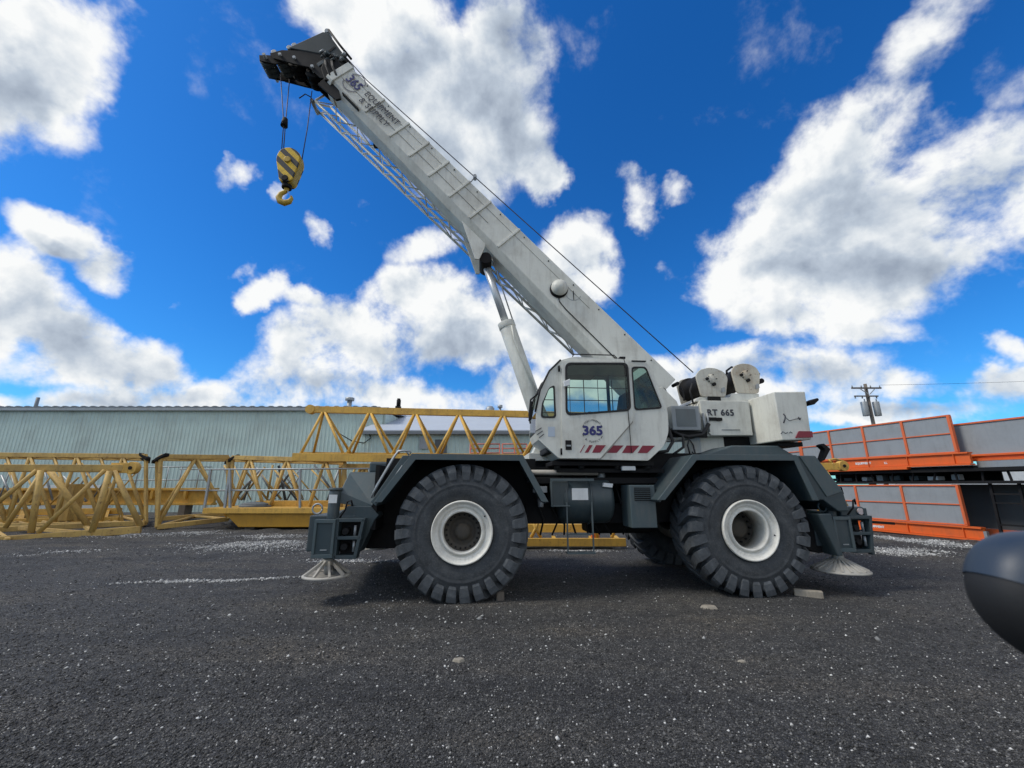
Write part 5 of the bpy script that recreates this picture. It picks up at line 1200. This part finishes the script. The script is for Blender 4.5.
# domain warp so cloud outlines are ragged
wn = tex(nt, 'Noise', 3.4, D, Detail=6, Roughness=0.62); wv = vmath('SUBTRACT', wn.outputs['Color'], (.5, .5, .5)).outputs[0]
wv = vmath('SCALE', wv, scale=0.20).outputs[0]; DW = vmath('ADD', D, wv).outputs[0]
sp = nt.nodes.new('ShaderNodeSeparateXYZ'); nt.links.new(DW, sp.inputs[0])
ysafe = math_('MAXIMUM', sp.outputs[1], 0.08)
gu = math_('DIVIDE', sp.outputs[0], ysafe); gv = math_('DIVIDE', sp.outputs[2], ysafe)
cmb = nt.nodes.new('ShaderNodeCombineXYZ'); nt.links.new(gu, cmb.inputs[0]); nt.links.new(gv, cmb.inputs[1])
def gn(px, py): r = ray(px, py); return (r[0] / r[1], r[2] / r[1])
# centre x, centre y, half length, half height, tilt (deg, clockwise in the picture), weight
BL = [(848, 232, 60, 40, 0, .9), (735, 270, 55, 34, -25, .9), (700, 240, 26, 14, -30, .5), (840, 330, 80, 20, 0, .8), (185, 290, 14, 6, 0, .3), (215, 150, 10, 10, 0, .4), (655, 215, 14, 8, 0, .4), (30, 45, 95, 78, 20, 1), (-30, 95, 95, 70, 0, 1), (45, 130, 55, 28, 20, .55), (90, 60, 35, 40, 0, .6),
      (38, 228, 75, 22, 22, .85), (98, 260, 42, 22, 20, .8), (-10, 290, 75, 48, 30, 1), (75, 335, 75, 42, 25, 1), (140, 360, 62, 42, 15, 1), (40, 360, 55, 22, 0, .7), (150, 395, 120, 24, 0, .9), (235, 392, 45, 16, 0, .7), (-40, 330, 60, 60, 0, 1), (5, 402, 30, 12, 0, .6),
      (262, 282, 26, 20, 10, .85), (308, 290, 32, 14, 10, .65), (245, 256, 14, 10, 0, .6),
      (345, 340, 75, 48, 0, 1), (400, 305, 58, 36, 0, .95), (455, 335, 62, 42, 0, 1), (310, 385, 80, 36, 0, .9), (500, 325, 60, 36, 0, .9), (290, 365, 40, 30, 0, .7), (375, 395, 70, 20, 0, .8), (440, 402, 60, 14, 0, .6),
      (430, 245, 42, 22, -20, .7), (570, 262, 45, 45, 0, .95), (540, 330, 45, 60, 0, .9), (522, 388, 42, 28, 0, .9), (610, 380, 60, 30, 0, .9),
      (380, 15, 75, 45, 20, 1), (430, 75, 85, 60, 35, 1), (480, 135, 65, 60, 40, .95), (510, 60, 45, 75, 0, .8), (430, 125, 60, 50, 40, .9), (475, 185, 45, 30, 0, .55), (545, 178, 22, 30, 20, .85),
      (228, 172, 28, 18, -10, .85), (277, 178, 13, 15, 0, .8), (314, 220, 14, 24, -20, .8), (230, 222, 10, 8, 0, .35), (632, 190, 22, 32, -10, .8), (672, 192, 18, 14, -20, .65), (645, 225, 14, 8, 0, .35), (663, 262, 7, 10, 0, .4), (718, 178, 10, 10, 0, .4), (360, 197, 14, 8, 0, .35), (360, 222, 12, 6, 0, .35),
      (805, 205, 78, 42, -32, 1), (865, 150, 80, 60, -30, 1), (935, 190, 110, 55, -15, 1), (775, 262, 90, 46, -8, 1), (860, 270, 115, 50, -10, 1), (965, 240, 90, 34, -22, 1), (1000, 170, 70, 60, 0, .9), (905, 55, 28, 70, 28, .62), (945, 5, 40, 22, 0, .5), (1005, 85, 45, 40, -40, .5), (800, 318, 90, 22, 0, .85), (1060, 200, 80, 80, 0, 1),
      (725, 362, 75, 20, 0, .85), (800, 368, 90, 26, 0, .85), (740, 395, 110, 28, 0, .9), (880, 388, 70, 16, -8, .65), (900, 412, 120, 14, 0, .75), (1012, 345, 22, 14, 0, .6), (1000, 385, 60, 22, -12, .85), (640, 400, 60, 20, 0, .7)]
acc = None
for (cx, cy, rx, ry, tilt, wgt) in BL:
    c = gn(cx, cy); a = R(tilt); ex = gn(cx + rx * math.cos(a), cy + rx * math.sin(a)); ey = gn(cx - ry * math.sin(a), cy + ry * math.cos(a))
    vx = Vector((ex[0] - c[0], ex[1] - c[1])); vy = Vector((ey[0] - c[0], ey[1] - c[1]))
    m = nt.nodes.new('ShaderNodeTexGradient'); m.gradient_type = 'SPHERICAL'; tm = m.texture_mapping; tm.vector_type = 'TEXTURE'
    tm.translation = (c[0], c[1], 0); tm.rotation = (0, 0, math.atan2(vx.y, vx.x)); tm.scale = (vx.length * 1.41, vy.length * 1.41, 1)
    nt.links.new(cmb.outputs[0], m.inputs[0])
    g = math_('MULTIPLY', m.outputs['Fac'], math_('MULTIPLY_ADD', m.outputs['Fac'], -wgt, 2 * wgt))   # parabola falling to the rim
    acc = g if acc is None else math_('SMOOTH_MAX', acc, g, 0.25)
# the rest of the sky, behind the viewer: noise clouds, thickened for neutral fill light
front = nt.nodes.new('ShaderNodeMapRange'); front.interpolation_type = 'SMOOTHSTEP'; front.inputs['From Min'].default_value = .10; front.inputs['From Max'].default_value = .30
sp0 = nt.nodes.new('ShaderNodeSeparateXYZ'); nt.links.new(D, sp0.inputs[0]); nt.links.new(sp0.outputs[1], front.inputs[0])
ln = tex(nt, 'Noise', 1.7, DW, Detail=4, Roughness=.5); lo = math_('MULTIPLY_ADD', ln.outputs[0], 3.2, -.85, clamp=True)
mxn = nt.nodes.new('ShaderNodeMix'); mxn.data_type = 'FLOAT'; nt.links.new(front.outputs[0], mxn.inputs[0]); nt.links.new(lo, mxn.inputs[2]); nt.links.new(acc, mxn.inputs[3])
base = mxn.outputs[0]
fb1 = tex(nt, 'Noise', 6.5, D, Detail=12, Roughness=0.60, Distortion=0.1)
off = vmath('ADD', D, (-.018, -.004, .028)).outputs[0]
fb2 = tex(nt, 'Noise', 6.5, off, Detail=9, Roughness=0.54, Distortion=0.1)
fb3 = tex(nt, 'Noise', 6.5, D, Detail=9, Roughness=0.54, Distortion=0.1)
namp = math_('MULTIPLY_ADD', base, 1.3, .51)
dens = math_('ADD', base, math_('MULTIPLY', math_('SUBTRACT', fb1.outputs[0], .5), math_('MULTIPLY', namp, 1.5)))
al = nt.nodes.new('ShaderNodeMapRange'); al.interpolation_type = 'SMOOTHSTEP'; al.inputs['From Min'].default_value = 0.27; al.inputs['From Max'].default_value = 0.78
nt.links.new(dens, al.inputs[0])
SHD = [(475, 120, 85, 80, 40), (525, 60, 40, 60, 0), (420, 60, 40, 40, 0), (870, 205, 85, 36, -12), (930, 262, 110, 34, -8), (810, 262, 60, 24, 0), (985, 190, 60, 30, -20), (430, 350, 70, 26, 0), (480, 392, 60, 14, 0), (340, 385, 60, 14, 0),
       (60, 322, 75, 30, 20), (130, 396, 90, 14, 0), (30, 95, 50, 40, 0), (800, 374, 110, 14, 0), (560, 300, 30, 40, 0), (40, 246, 50, 12, 20), (910, 408, 110, 10, 0)]
sacc = None
for (cx, cy, rx, ry, tilt) in SHD:
    c = gn(cx, cy); a = R(tilt); ex = gn(cx + rx * math.cos(a), cy + rx * math.sin(a)); ey = gn(cx - ry * math.sin(a), cy + ry * math.cos(a))
    vx = Vector((ex[0] - c[0], ex[1] - c[1])); vy = Vector((ey[0] - c[0], ey[1] - c[1]))
    m = nt.nodes.new('ShaderNodeTexGradient'); m.gradient_type = 'SPHERICAL'; tm = m.texture_mapping; tm.vector_type = 'TEXTURE'
    tm.translation = (c[0], c[1], 0); tm.rotation = (0, 0, math.atan2(vx.y, vx.x)); tm.scale = (vx.length * 1.3, vy.length * 1.3, 1)
    nt.links.new(cmb.outputs[0], m.inputs[0])
    sacc = m.outputs['Fac'] if sacc is None else math_('MAXIMUM', sacc, m.outputs['Fac'])
relief = math_('SUBTRACT', fb3.outputs[0], fb2.outputs[0])
thick = nt.nodes.new('ShaderNodeMapRange'); thick.interpolation_type = 'SMOOTHSTEP'; thick.inputs['From Min'].default_value = 0.55; thick.inputs['From Max'].default_value = 1.25
nt.links.new(dens, thick.inputs[0])
core = math_('MULTIPLY', math_('MULTIPLY', sacc, front.outputs[0]), math_('MULTIPLY_ADD', fb3.outputs[0], -1.3, -.02))
sh = math_('MULTIPLY_ADD', relief, 3.4, math_('ADD', core, math_('MULTIPLY_ADD', thick.outputs[0], -.26, .98)), clamp=True)
cc = ramp(nt, sh, [(0.0, (2.7, 3.2, 4.0)), (0.40, (4.2, 4.8, 5.6)), (0.72, (6.2, 6.6, 7.0)), (1.0, (8.0, 8.1, 8.1))])
final = mixc(nt, al.outputs[0], skyc, cc)
nt.links.new(final, bg.inputs['Color'])
wld.cycles.sampling_method = 'MANUAL'; wld.cycles.sample_map_resolution = 512

sun_d = bpy.data.lights.new('sun', 'SUN'); sun = bpy.data.objects.new('sun', sun_d); COL.objects.link(sun)
sun_d.energy = 2.4; sun_d.angle = R(16); sun_d.color = (1.0, 0.95, 0.87)
h = Vector((SUN_AZ_X, SUN_AZ_Y)).normalized() * math.cos(SUN_EL); dv = Vector((h.x, h.y, math.sin(SUN_EL)))
sun.rotation_euler = dv.to_track_quat('Z', 'Y').to_euler()

S.view_settings.view_transform = 'Standard'; S.view_settings.look = 'None'; S.view_settings.exposure = 0.0; S.view_settings.gamma = 1.0
S.view_settings.use_curve_mapping = False
S.cycles.max_bounces = 6; S.cycles.diffuse_bounces = 3; S.cycles.transparent_max_bounces = 12
S.cycles.use_denoising = True
